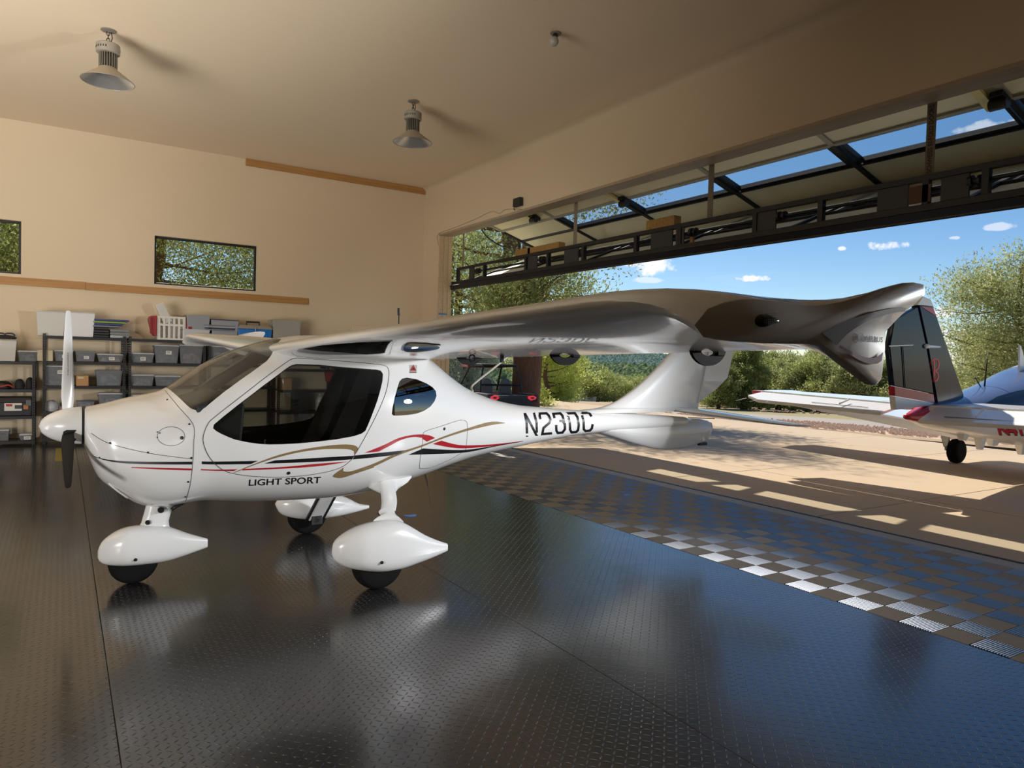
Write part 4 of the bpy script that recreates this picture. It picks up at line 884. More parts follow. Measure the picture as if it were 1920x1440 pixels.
# ================================================================ OUTSIDE: apron, ground, hills
def concrete():
    m = mat('apron_concrete', (.49, .375, .26), .85, var=(.35, (.43, .33, .225), .25), bump=(30, .15, .004)); return m
CON = concrete()
def ground_z(x, y):
    d = math.hypot(x, y)
    return -.02 - .030 * min(max(0, d - 17), 23) - .055 * min(max(0, d - 40), 35) - .028 * max(0, d - 75)
apron = struct('pavement', MB().box((XO - .02, -9, -.35), (16.5, 24, -.16)), mat('apron_base', (.3, .24, .18), .9), label='sunlit concrete apron outside the hangar')
xs = [XO + .012, 8.75, 11.2, 13.65, 16.1]; ys = [-9 + .0, -5.3, -2.85, -.4, 2.05, 4.5, 6.95, 9.4, 11.85, 14.3, 16.75, 19.2, 24]
for i in range(4):
    for j in range(12):
        e = .006; MB().box((xs[i] + e, ys[j] + e, -.16), (xs[i + 1] - e, ys[j + 1] - e, random.uniform(-.003, .0))).build('concrete_slab', CON, apron, bevel=.006)
# terrain beyond the apron
def terrain():
    b = MB(); R_ = [0, 6, 12, 16, 18, 20, 23, 27, 32, 38, 46, 56, 70, 90, 120, 170, 240, 340, 480, 650, 850, 1100]; T = np.linspace(-2.6, 2.6, 90); g = []
    for r in R_:
        row = []
        for t in T:
            x = 3 + r * math.sin(t + .55); y = 4 + r * math.cos(t + .55)
            z = ground_z(x, y) - (.14 if r < 24 else 0)
            if r > 170:
                a = math.degrees(math.atan2(x, y)); k = min(1, (r - 170) / 680)
                z = -5.3 + k * (9 + 5 * math.exp(-((a - 40) / 14) ** 2) + 2.0 * math.sin(a * .35) + 1.2 * math.sin(a * .9 + r))
                if r > 1000: z = -40
            row.append((x, y, z))
        g.append(row)
    b.rings(g, (False, False), closed=False); return b
GRD = mat('dry_ground', (.40, .28, .18), .95, var=(.08, (.27, .24, .12), .2), bump=(3, .4, .05))
ter = struct('terrain', terrain(), GRD, smooth=True, label='dry ground falling away to wooded hills')
# asphalt drive behind the gravel bed
def strip(name, pts, w, dz, m):
    b = MB(); g = []
    for i, (x, y) in enumerate(pts):
        a = Vector(pts[max(i - 1, 0)]); c = Vector(pts[min(i + 1, len(pts) - 1)]); n = Vector((-(c - a).y, (c - a).x)).normalized()
        g.append([(x + n.x * w / 2 * k, y + n.y * w / 2 * k, ground_z(x + n.x * w / 2 * k, y + n.y * w / 2 * k) + dz) for k in (-1, -.5, 0, .5, 1)])
    b.rings(g, (False, False), closed=False); return struct(name, b, m, smooth=True)
drive = [(27, -6), (25.5, 2), (24.2, 8), (22.6, 14), (20.5, 19), (17, 25), (12, 33), (6, 42)]
strip('road', [tuple(q) for q in spline(drive, 5)], 5.0, .05, mat('driveway_asphalt', (.30, .27, .25), .9, var=(.8, (.36, .31, .27), .3)))
bed = [(20, -8), (19.0, 2), (18.3, 8), (17.9, 11), (17.6, 13.4), (16.8, 16), (15.2, 19)]
bp_ = [tuple(q) for q in spline(bed, 5)]
GRAV = mat('red_gravel', (.52, .34, .25), .95, var=(9, (.62, .45, .34), .25), bump=(40, .8, .03))
strip('gravel_bed', bp_, 3.1, .09, GRAV)
b = MB()
for k in range(2600):
    i = random.randrange(len(bp_) - 1); t = random.random(); x = bp_[i][0] * (1 - t) + bp_[i + 1][0] * t + random.uniform(-1.5, 1.5); y = bp_[i][1] * (1 - t) + bp_[i + 1][1] * t; r = random.uniform(.025, .07); z = ground_z(x, y) + .10
    b.add([(x + r, y, z), (x - r * .6, y + r, z), (x - r * .6, y - r, z), (x + .2 * r, y, z + r * 1.1), (x - .3 * r, y + .3 * r, z + r)], [(0, 1, 4, 3), (1, 2, 4), (2, 0, 3), (2, 3, 4), (0, 2, 1)])
tag(b.build('gravel', GRAV), 'loose red gravel spread along the far edge of the apron', 'gravel', kind='stuff')
ROCK = mat('sandstone_rock', (.36, .22, .15), .9, var=(2.5, (.26, .16, .11), .3), bump=(8, .6, .05))
def rock(x, y, r, label, group):
    z = ground_z(x, y) + .05; bb = bmesh.new(); bmesh.ops.create_icosphere(bb, subdivisions=2, radius=1); rs = random.random() * 9
    for v in bb.verts:
        n = .75 + .35 * math.sin(v.co.x * 3.1 + rs) * math.cos(v.co.y * 2.7 + rs * 2) + .15 * math.sin(v.co.z * 6 + rs); v.co = v.co * n
        v.co = Vector((x + v.co.x * r, y + v.co.y * r * .9, z + max(-.3, v.co.z) * r * .62))
    me = bpy.data.meshes.new('rock'); bb.to_mesh(me); bb.free(); me.materials.append(ROCK); link('rock', me, label=label, cat='rock', group=group)
def on_ground(px, py):
    d = Vector(pix_ray(px, py)); t = 8.0
    while t < 400 and EYE[2] + d.z * t > ground_z(d.x * t, d.y * t): t += .05
    return d.x * t, d.y * t
for k, (px, py, s) in enumerate([(1622, 783, .24), (1636, 780, .30), (1652, 783, .22), (1668, 785, .26), (1682, 788, .20), (1645, 789, .18)]):
    x, y = on_ground(px, py + 2); rock(x, y, s, 'brown boulder in the low pile at the drive edge, behind the parked twin', 'boulders in the pile behind the parked twin')
for k, (px, py, s) in enumerate([(1010, 755, .22), (1022, 757, .16), (1052, 760, .34), (1062, 762, .26), (1075, 761, .30), (1030, 756, .14)]):
    x, y = on_ground(px, py + 3); rock(x, y, s, 'pale rock lining the far roadside just above the tail boom', 'rocks along the far roadside')
for k in range(12):
    px = 1420 + k * 17 + random.uniform(-6, 6); x, y = on_ground(px, 772 + (px - 1420) * .045); rock(x, y, random.uniform(.10, .2), 'low stone in the broken edging between drive and junipers', 'stones edging the drive')
# wooded far country
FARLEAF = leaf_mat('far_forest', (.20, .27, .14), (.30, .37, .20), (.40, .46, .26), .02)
tv = ter.data
BT_ = BVHTree.FromPolygons([v.co.copy() for v in tv.vertices], [tuple(p.vertices) for p in tv.polygons])
FARHAZE = leaf_mat('ridge_forest_haze', (.24, .33, .29), (.32, .42, .36), (.42, .52, .43), .02)  # distance haze is put into this paler, bluer leaf colour
rw = random.Random(12)
for nm, m_, d0, d1, cnt, lb in (('near_woods', FARLEAF, 95, 330, 5200, 'juniper woods on the valley floor beyond the tail boom'), ('ridge_woods', FARHAZE, 330, 980, 10000, 'juniper woods covering the distant ridge, tinted bluish for haze')):
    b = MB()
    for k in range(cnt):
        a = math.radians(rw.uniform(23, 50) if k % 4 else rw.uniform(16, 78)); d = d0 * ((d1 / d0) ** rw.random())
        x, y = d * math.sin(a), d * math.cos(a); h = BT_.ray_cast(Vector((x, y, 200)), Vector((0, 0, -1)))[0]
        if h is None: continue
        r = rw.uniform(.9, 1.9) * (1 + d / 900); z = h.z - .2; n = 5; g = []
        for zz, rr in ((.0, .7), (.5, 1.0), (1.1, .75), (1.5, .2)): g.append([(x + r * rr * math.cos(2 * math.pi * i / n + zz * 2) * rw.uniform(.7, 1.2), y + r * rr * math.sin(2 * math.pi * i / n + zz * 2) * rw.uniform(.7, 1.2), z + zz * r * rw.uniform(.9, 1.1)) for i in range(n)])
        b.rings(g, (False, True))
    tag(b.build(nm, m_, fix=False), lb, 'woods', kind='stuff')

# ================================================================ TREES
LEAF_A = leaf_mat('juniper_leaf', (0.135, 0.176, 0.061), (0.338, 0.378, 0.135), (0.675, 0.675, 0.297))
LEAF_B = leaf_mat('blue_spruce_leaf', (0.189, 0.243, 0.216), (0.405, 0.486, 0.432), (0.675, 0.743, 0.648))
LEAF_C = leaf_mat('yellow_green_leaf', (0.243, 0.297, 0.068), (0.567, 0.621, 0.162), (0.850, 0.850, 0.338))
LEAF_D = leaf_mat('oak_leaf', (0.176, 0.203, 0.081), (0.432, 0.459, 0.203), (0.756, 0.743, 0.378))
BARK = mat('juniper_bark', (.20, .105, .065), .95, bump=(14, .8, .04), var=(4, (.11, .065, .045), .3, (4, 4, .5)))
def tree_meshes(seed, h, rad, base, nclump, per, leaf, trunk_r, stems=1, squash=1.0, flare=.5):
    R = random.Random(seed); tb = MB(); lv = MB(); tips = []
    for s in range(stems):
        a0 = R.uniform(0, 6.28); lean = 0 if stems == 1 else R.uniform(.15, .4) * rad
        P = [(0, 0, -.2)]
        for k in range(1, 6):
            t = k / 5; P.append((lean * t * math.cos(a0) + R.uniform(-.06, .06) * rad, lean * t * math.sin(a0) + R.uniform(-.06, .06) * rad, h * .85 * t))
        Q = [Vector(q) for q in spline(P, 3)]; tb.tube(Q, [trunk_r * (1.25 if i == 0 else 1) * (1 - .85 * i / len(Q)) for i in range(len(Q))], 8)
        for k in range(26 // stems + 6):
            t = R.uniform(base, .98); i = min(len(Q) - 2, int(t * (len(Q) - 1))); p = Q[i]
            a = R.uniform(0, 6.28); prof = math.sin(math.pi * min(1, (t - base) / (1 - base) * .82 + .16)) ** flare
            l = rad * prof * R.uniform(.55, 1.0); e = p + Vector((math.cos(a) * l, math.sin(a) * l, l * R.uniform(-.05, .45)))
            m_ = p.lerp(e, .5) + Vector((0, 0, -.06 * l)); rr = trunk_r * .28 * (1 - t * .6); tb.tube([p, m_, e], [rr, rr * .6, rr * .2], 5)
            tips += [e, p.lerp(e, .72), p.lerp(e, .45)]
    per_ = max(4, per)
    for k in range(nclump):
        c = Vector(R.choice(tips)) + Vector((R.gauss(0, .10), R.gauss(0, .10), R.gauss(0, .10))) * rad
        cr = rad * R.uniform(.10, .22)
        for j in range(per_):
            u = Vector((R.gauss(0, 1), R.gauss(0, 1), R.gauss(0, .8))); u = u.normalized() * cr * R.random() ** .45; p = c + u
            if p.z < .12: continue
            d = (u.normalized() + Vector((0, 0, .5)) + Vector((R.gauss(0, .5), R.gauss(0, .5), R.gauss(0, .5)))).normalized(); w = d.cross(Vector((R.gauss(0, 1), R.gauss(0, 1), R.gauss(0, 1)))).normalized()
            q = leaf * R.uniform(.6, 1.4); lv.add([p - w * q * .35, p + d * q * .9 - w * q * .15, p + d * q * 1.5, p + d * q * .7 + w * q * .4], [(0, 1, 2, 3)])
    return tb, lv
def grow(name, loc, label, group, leafm, seed, h, rad, base, nclump, per, leaf, trunk_r, **kw):
    tb, lv = tree_meshes(seed, h, rad, base, nclump, per, leaf, trunk_r, **kw)
    o = thing(name, label, 'tree', loc, group)
    for nm, bb, mm, sm_ in (('trunk', tb, BARK, 60), ('foliage', lv, leafm, False)):
        me = bb.mesh(nm, mm, sm_, fix=False); q = bpy.data.objects.new(nm, me); COL.objects.link(q); q.parent = o
    return o
def regrow(src, loc, rz, sc, label, group):
    r = dup(src, Vector(loc) - Vector(src.location), label); r.rotation_euler = (0, 0, rz); r.scale = (sc[0], sc[0], sc[1]); 
    if group: r['group'] = group
    elif 'group' in r: del r['group']
    return r
def gp(px, dep): p = ond(px, 700, dep); return Vector((p.x, p.y, ground_z(p.x, p.y) - .05))
T1 = grow('juniper_tree', gp(985, 23.0), 'tall shaggy juniper with thick red-brown trunk standing behind the red utility vehicle', None, LEAF_A, 11, 14.5, 4.1, .26, 1500, 44, .07, .46, stems=3, flare=.4)
T1b = grow('juniper_tree', gp(838, 27.0), 'tall juniper partly hidden by the far door jamb', None, LEAF_A, 15, 7.6, 3.0, .36, 560, 40, .06, .3, stems=2, flare=.4)
Tw = grow('juniper_tree', Vector((1.5, 18.2, -.1)), 'big juniper with leaning trunk and bare limbs outside the whole back window', None, LEAF_A, 21, 7.2, 3.4, .12, 1500, 44, .05, .22, stems=2, flare=.4)
regrow(Tw, (-2.6, 19.5, -.1), 2.1, (1.1, 1.1), 'juniper with bare limbs outside the window at the left edge', None)
regrow(Tw, (4.6, 21.5, -.1), 4.0, (1.1, 1.15), 'sunlit juniper further back, filling the other end of the whole back window', None)
regrow(Tw, (-.4, 25.0, -.1), 1.0, (1.3, 1.3), 'farthest juniper seen through the back windows', None)
Ts = grow('spruce_tree', gp(873, 24.5), 'pale blue-green spruce beside the utility vehicle', None, LEAF_B, 31, 3.4, 1.9, .05, 650, 40, .055, .12, flare=.7)
Tr = grow('round_juniper', gp(1042, 33.0), 'bright yellow-green bushy juniper just past the utility vehicle', None, LEAF_C, 41, 3.9, 2.0, .05, 700, 40, .065, .16, flare=.35)
regrow(Tr, gp(1026, 30.0), 2.0, (.85, .97), 'grey-green juniper in front of the yellow-green one past the utility vehicle', None)
Tn = grow('round_juniper', gp(1122, 52.0), 'low rounded juniper beyond the parking area, between boom and hills', None, LEAF_A, 51, 2.1, 1.9, .05, 520, 34, .08, .14, flare=.3)
regrow(Tn, gp(1158, 60.0), 1.3, (.95, .9), 'smaller rounded juniper next to the low one, nearer the tail fin', None)
Tm = grow('juniper_tree', gp(1395, 36.0), 'mid-sized conical juniper in the row behind the drive', 'junipers in the row behind the drive', LEAF_A, 61, 4.0, 1.5, .10, 620, 36, .075, .13, flare=.6)
Tb = grow('round_juniper', gp(1600, 35.0), 'pale dry-looking rounded juniper in the row behind the drive', None, LEAF_D, 71, 3.1, 1.8, .06, 620, 36, .075, .12, flare=.35)
rr = random.Random(3)
for k in range(24):
    px = 1340 + k * 14.2 + rr.uniform(-6, 6); dep = rr.uniform(35, 46); src = Tm if k % 3 else Tb
    r = regrow(src, gp(px, dep), rr.uniform(0, 6), (rr.uniform(.8, 1.15), rr.uniform(.75, 1.12)), 'conical or rounded green juniper, one of the row behind the drive', 'junipers in the row behind the drive')
Tm['label'] = 'conical or rounded green juniper, one of the row behind the drive'
To = grow('oak_tree', gp(1925, 27.0), 'large spreading tree with dark branches behind the parked twin', None, LEAF_D, 81, 7.3, 3.3, .22, 1150, 40, .07, .26, stems=2, flare=.45)
regrow(To, gp(1832, 30.0), 2.4, (.66, .62), 'smaller leafy tree below the large one, behind the parked twin', None)
regrow(To, gp(2010, 26.0), 1.4, (.9, .85), 'leafy tree at the right edge behind the parked twin', None)
for k, (px, dep, s) in enumerate([(1775, 38, .5), (1750, 42, .55), (1720, 40, .55), (1690, 41, .6)]): regrow(Tb, gp(px, dep), k * 1.7, (1.0 + .1 * k, 1.0), 'rounded juniper half hidden behind the tail of the parked twin', 'junipers behind the twin tail')
Bu = grow('low_shrub', gp(1008, 24.5), 'low bright green shrub at the foot of the junipers', None, LEAF_C, 91, .75, .8, .02, 90, 20, .08, .03, flare=.3)
# shrubs in the middle distance
for k in range(26):
    px = rr.uniform(1005, 1260); dep = rr.uniform(62, 140); regrow(Tn, gp(px, dep), rr.uniform(0, 6), (rr.uniform(.8, 1.4), rr.uniform(.7, 1.1)), 'scattered juniper in the valley beyond the tail boom', 'scattered junipers in the valley')

# ================================================================ SHELVING AND STORAGE
SH = mat('black_shelf_steel', (.011, .011, .012), .42, .1)
def post_mat():
    m = mat('perforated_post', (.011, .011, .012), .42, .1); nt = m.node_tree; N = nt.nodes; L = nt.links
    tc = N.new('ShaderNodeTexCoord'); sp = N.new('ShaderNodeSeparateXYZ'); L.new(tc.outputs['Generated'], sp.inputs[0]); so = N.new('ShaderNodeSeparateXYZ'); L.new(tc.outputs['Object'], so.inputs[0])
    def M(op, a, c):
        n = N.new('ShaderNodeMath'); n.operation = op
        for i, x in enumerate((a, c)):
            if isinstance(x, (int, float)): n.inputs[i].default_value = x
            else: L.new(x, n.inputs[i])
        return n.outputs[0]
    hole = M('MULTIPLY', M('LESS_THAN', M('ABSOLUTE', M('SUBTRACT', sp.outputs[0], .5), 0), .17), M('LESS_THAN', M('FRACT', M('MULTIPLY', so.outputs[2], 26), 0), .42))
    t = N.new('ShaderNodeBsdfTransparent'); mx = N.new('ShaderNodeMixShader'); L.new(hole, mx.inputs[0]); L.new(N['Principled BSDF'].outputs[0], mx.inputs[1]); L.new(t.outputs[0], mx.inputs[2]); L.new(mx.outputs[0], N['Material Output'].inputs[0])
    return m
POST = post_mat(); YS = 13.17; DEP = .44
def rack(x0, x1, levels, h, label, y0=YS):
    o = thing('shelving_unit', label, 'shelf', ((x0 + x1) / 2, y0 + DEP / 2, 0), 'black steel shelving units along the back wall')
    for x, sx in ((x0, 1), (x1, -1)):
        for y in (y0, y0 + DEP):
            b = MB(); xa, xb = sorted((x, x + sx * .042)); b.box((xa, y, 0), (xb, y + .003, h)); b.build('post', POST, o)
            MB().box((min(x, x + sx * .003), y if y == y0 else y - .035, 0), (max(x, x + sx * .003), y + .036 if y == y0 else y, h)).build('post_flange', SH, o)
    for z in levels:
        MB().box((x0 + .004, y0 + .008, z - .012), (x1 - .004, y0 + DEP - .004, z)).build('shelf_board', SH, o)
        MB().box((x0 + .004, y0 + .004, z - .045), (x1 - .004, y0 + .012, z - .002)).build('shelf_beam', SH, o)
    return o
rack(-1.42, -.335, [1.29, .865, .455, .075], 1.30, 'low black shelving unit cut off by the left edge, holding the black tool case', YS + .0)
LV = [1.70, 1.305, .92, .515, .10]
rack(-.245, .885, LV, 1.735, 'black shelving unit directly behind the propeller blade')
rack(.925, 2.10, LV, 1.735, 'black shelving unit behind the engine cowl, with the red crate on top')
rack(2.14, 3.28, LV, 1.72, 'black shelving unit behind the windshield, with the clear tote on top')
rack(3.32, 4.40, [1.70, 1.245, .86, .46, .10], 1.72, 'black shelving unit seen through the cabin windows beside the panel door')
TUB = milky('clear_tub_plastic', (.44, .46, .48), .74, .18); FROST = milky('frosted_tub_plastic', (.62, .60, .55), .12, .35); GREYT = milky('grey_tub_plastic', (.30, .31, .33), .12, .3)
LIDC = milky('clear_lid_plastic', (.60, .61, .62), .2); PAPER = mat('paper_label', (.62, .60, .55), .7); PRINT = mat('label_print', (.05, .05, .055), .7)
def cont(c): return mat('contents_%d' % (hash(c) % 9973), c, .8, bump=(18, 1, .03), var=(17, tuple(min(.8, x * 3.2 + .12) for x in c), .09))
def bx(px0, py0, px1, py1, y): a = ony(px0, py0, y); b = ony(px1, py1, y); return min(a.x, b.x), max(a.x, b.x), b.z, a.z
def shelf_z(z, xm, a=None):
    lv = [1.29, .865, .455, .075] if xm < -.33 else ([1.70, 1.245, .86, .46, .10] if xm > 3.3 else LV)
    return min(lv, key=lambda q: abs(q - z))
rb = random.Random(8)
def tub(px0, py0, px1, py1, label, body=None, c=(.10, .10, .11), lid=True, note=None, y=None, z=None, depth=.34, cat='storage bin', open_top=False, lidm=None, fill=.7, taper=.86):
    y = y or YS + .03 + rb.uniform(0, .03); x0, x1, z0, z1 = bx(px0, py0, px1, py1, y)
    z0 = shelf_z(z0, (x0 + x1) / 2) + .001 if z is None else z; cx = (x0 + x1) / 2; hw = (x1 - x0) / 2; cy = y + depth / 2; hd = depth / 2; t = .006
    o = thing('storage_bin', label, cat, (cx, cy, z0), 'bins on the shelves'); lt = .02 if lid else 0; zt = max(z1 - lt, z0 + .03); k = taper
    R_ = lambda s, z: [(cx - hw * s, cy - hd * s, z), (cx + hw * s, cy - hd * s, z), (cx + hw * s, cy + hd * s, z), (cx - hw * s, cy + hd * s, z)]
    b = MB(); b.rings([R_(k, z0), R_(.985, zt), R_(.95, zt - .004), R_(k - .04, z0 + .006)], (True, True)); b.build('bin_body', body or TUB, o, bevel=.004)
    b = MB(); b.rings([R_(1.0, zt - .016), R_(1.0, zt), R_(.955, zt), R_(.955, zt - .016)], (False, False)); b.build('bin_rim', lidm or body or LIDC, o)
    if lid: 
        b = MB(); b.rings([R_(1.01, zt + .001), R_(1.01, zt + .012), R_(.93, zt + .014), R_(.90, zt + lt)], (True, True)); b.build('bin_lid', lidm or LIDC, o)
    for s in (-1, 1): MB().box((cx + s * hw * .98 - .008, cy - .05, zt - .04), (cx + s * hw * .98 + .008, cy + .05, zt - .012)).build('bin_handle', lidm or body or LIDC, o)
    if c is not None:
        b = MB(); n = 7; f_ = z0 + (zt - z0) * fill; g = []
        for i in range(n + 1):
            u = -1 + 2 * i / n; g.append([(cx + hw * (k - .07) * u, cy + hd * (k - .07) * v, f_ + rb.uniform(-.05, .03) * (zt - z0) * 2 if abs(u) < 1 and abs(v) < 1 else z0 + .012) for v in (-1, -.97, -.4, .1, .6, .97, 1)])
        b.rings(g, (False, False), closed=False); b.build('contents', cont(c), o, smooth=30)
    if note:
        u, v, w, h = note; lx = cx + hw * u; lz = z0 + (zt - z0) * v; ly = cy - hd * (k + (.985 - k) * v) - .004
        b = MB(); b.box((lx - w / 2, ly - .002, lz - h / 2), (lx + w / 2, ly, lz + h / 2)); lo = b.build('paper_label', PAPER, o)
        b = MB(); [b.box((lx - w * .36, ly - .003, lz + h * q), (lx + w * e_, ly - .0018, lz + h * (q + .09))) for q, e_ in ((.22, .34), (.02, .2), (-.18, .30))]; b.build('label_mark', PRINT, lo)
    return o
NT = (.25, .62, .075, .055)
# low unit cut by the frame
tub(-14, 637, 31, 676, 'tall frosted tote under the black tool bag, at the left edge', FROST, (.22, .17, .14), depth=.36)
tub(33, 657, 71, 677, 'low clear bin full of rags next to the tall tote on the low unit', TUB, (.16, .15, .13), depth=.30)
tub(-8, 806, 17, 829, 'grey clear bin on the lowest shelf, cut by the left edge', TUB, (.05, .045, .045), depth=.3)
tub(36, 814, 64, 829, 'small labelled bin with red scraps alone on the lowest shelf', TUB, (.14, .06, .055), note=(.1, .45, .09, .05), depth=.25)
# unit behind the propeller
tub(67, 582, 123, 627, 'tall frosted tote at the near corner on top, left of the blade tip', FROST, None, depth=.38)
tub(130, 584, 178, 630, 'tall milky tote on top, right behind the blade tip', milky('milky_white_plastic', (.66, .66, .66), .03, .4), None, depth=.38)
tub(102, 656, 137, 676, 'clear bin half hidden by the blade on the second shelf', TUB, (.13, .14, .15), note=(.05, .5, .06, .05))
tub(141, 658, 179, 677, 'clear bin heaped with cables on the second shelf beside the blade', TUB, (.035, .035, .04), lid=False, note=(.1, .4, .07, .05))
tub(182, 663, 232, 678, 'wide shallow bin at the far end of the second shelf behind the blade', TUB, (.20, .18, .16), note=(.1, .5, .08, .05))
tub(83, 685, 125, 721, 'big bin of dark red cloth on the third shelf, left of the cardboard box', TUB, (.06, .035, .04), note=(.45, .72, .085, .055))
tub(179, 694, 230, 722, 'open clear bin with tools sticking out, right of the small cardboard box', TUB, (.12, .14, .18), lid=False)
tub(143, 753, 177, 774, 'open clear bin of small parts on the fourth shelf, right of the blade', TUB, (.16, .17, .17), lid=False)
tub(184, 737, 235, 774, 'bin with pale lid on the fourth shelf just above the engine cowl', TUB, (.16, .18, .22))
# unit behind the cowl
tub(245, 661, 289, 681, 'shallow labelled bin of hardware, first on the second shelf over the cowl', TUB, (.08, .08, .085), note=(.05, .45, .08, .06))
tub(289.5, 646, 336, 681, 'tall bin of blue-grey goods with white label over the cowl', TUB, (.075, .085, .11), note=(.15, .62, .085, .06))
tub(336.5, 646, 381, 682, 'tall bin with colourful bottles over the cowl, last on its shelf', TUB, (.25, .12, .12), fill=.55)
tub(244.5, 702, 289, 724, 'flat clear bin with silver lid on the third shelf over the cowl', TUB, (.20, .20, .20))
tub(290, 704, 338, 724, 'flat dark clear bin beside the windshield base', TUB, (.09, .095, .10))
tub(244, 740, 300, 774, 'bin almost hidden behind the top of the engine cowl', TUB, (.12, .12, .13))
tub(350, 590, 394, 615, 'grey tote with open top standing on the flat lids behind the red crate', GREYT, None, lid=False, z=1.80, depth=.36)
tub(344, 616, 393, 637, 'flat stack of clear lids and trays beneath the grey tote', LIDC, (.35, .35, .36), lid=True, depth=.38, taper=.95)
tub(396, 598, 448, 629, 'big grey tote piled with loose lids on top of the shelving', GREYT, None, lid=False, depth=.38, lidm=mat('navy_rim', (.02, .03, .07), .4))
tub(512, 598, 564, 629, 'clear upturned tote on top of the shelving, nearest the pine board end', milky('clear_empty_plastic', (.58, .56, .50), .5), None, depth=.36, taper=.94, lidm=milky('clear_empty_plastic', (.58, .56, .50), .5))
tub(393, 648, 440, 681, 'clear tote with white label above the windshield on the second shelf', TUB, (.20, .20, .20), note=(.2, .55, .07, .06))
# seen through the cabin
for k, (a, bb_, c, d, lab) in enumerate([(560, 775, 585, 795, 'small white-labelled bin seen low through the cabin window'), (596, 772, 618, 795, 'dark clear bin seen low through the cabin window beneath the jugs')]): tub(a, bb_, c, d, lab, TUB, (.05, .05, .055), y=YS + .05)
def simple(name, label, cat, fn, group=None):
    return fn
# loose lids and trays
def slab(name, px0, py0, px1, py1, m, label, cat, z=None, rz=0, depth=.3, y=None, h=None, group=None):
    y = y or YS + .05; x0, x1, z0, z1 = bx(px0, py0, px1, py1, y); z0 = z if z is not None else z0; h = h or (z1 - z0)
    b = MB(); w = (x1 - x0) / 2; cx = (x0 + x1) / 2
    R_ = lambda s, zz: [(cx - w * s, y + depth * (.5 - .5 * s), zz), (cx + w * s, y + depth * (.5 - .5 * s), zz), (cx + w * s, y + depth * (.5 + .5 * s), zz), (cx - w * s, y + depth * (.5 + .5 * s), zz)]
    b.rings([R_(.96, z0), R_(1, z0 + h * .4), R_(1, z0 + h * .75), R_(.93, z0 + h)])
    o = b.build(name, m, bevel=.004); tag(o, label, cat, group); return o
BLU = mat('blue_lid', (.06, .075, .22), .35); GRN = mat('green_lid_edge', (.25, .36, .08), .4)
zz = 1.702
dk = mat('dark_grey_case', (.03, .032, .036), .45); wh = mat('pale_grey_lid', (.40, .41, .42), .4); gl = mat('grey_lid', (.19, .20, .21), .4)
for k in range(4): slab('dvd_case' if False else 'flat_case', 181, 0, 210, 1, dk if k < 4 else wh, 'flat dark case in the stack beside the milky tote, %s' % ['lowest', 'second from below', 'third from below', 'topmost'][k], 'case', z=zz + .041 * k, h=.036, group='flat dark cases stacked on top')
for k in range(3): slab('grey_tray', 212, 0, 249, 1, gl if k else wh, 'grey tray beside the dark cases, %s' % ['lowest of three', 'middle of three', 'top of three'][k], 'tray', z=zz + .048 * k, h=.045, group='grey trays stacked on top')
for k, (m_, lab) in enumerate(((gl, 'grey lid lying over the flat dark cases'), (BLU, 'blue lid, lowest of the three in the blue pile'), (GRN, 'lime green lid between the blue lids'), (BLU, 'blue lid on top of the pile beside the milky tote'))):
    slab('bin_lid', 179 + 2 * (k % 2), 0, 231 + 6 * k, 1, m_, lab, 'lid', z=zz + .166 + .034 * k, h=.030, depth=.34)
for k in range(4):
    o = slab('bin_lid', 393 - k, 0, 450 + k % 2, 1, (gl, mat('navy_rim', (.02, .03, .07), .4), wh, gl)[k], 'loose lid on the big grey tote, %s' % ['lowest', 'second, navy edged', 'third, pale', 'topmost'][k], 'lid', z=1.892 + .026 * k, h=.022, depth=.36)
# boxes
def carton(px0, py0, px1, py1, label, m, tape_=True, y=None, depth=.2):
    y = y or YS + .05; x0, x1, z0, z1 = bx(px0, py0, px1, py1, y); z0 = shelf_z(z0, (x0 + x1) / 2) + .001; o = thing('cardboard_box', label, 'box', ((x0 + x1) / 2, y, z0))
    MB().box((x0, y, z0), (x1, y + depth, z1 - .003)).build('box_body', m, o, bevel=.003)
    for a, b in ((y, y + depth / 2 - .002), (y + depth / 2 + .002, y + depth)): MB().box((x0, a, z1 - .003), (x1, b, z1)).build('box_flap', m, o)
    if tape_: MB().box((x0 + .02, y - .0015, z1 - .05), (x0 + (x1 - x0) * .6, y, z1 - .02)).build('box_label', mat('tan_label', (.50, .42, .30), .6), o)
CARD = mat('cardboard', (.40, .22, .085), .75); 
carton(143, 704, 166, 722, 'small brown cardboard box on the third shelf, right of the propeller blade', CARD)
carton(70, 656, 99, 675, 'cream box half behind the shelf post on the second shelf', mat('cream_card', (.56, .49, .34), .7), False)
carton(525, 709, 547, 727, 'brown cardboard box seen through the cabin window on the upper shelf', CARD, False)
carton(551, 733, 576, 766, 'tall black case seen through the cabin window below the brown box', BLACK, False)
carton(586, 774, 603, 795, 'pale box seen low through the cabin window next to the seat', mat('pale_card', (.50, .42, .33), .7), False)
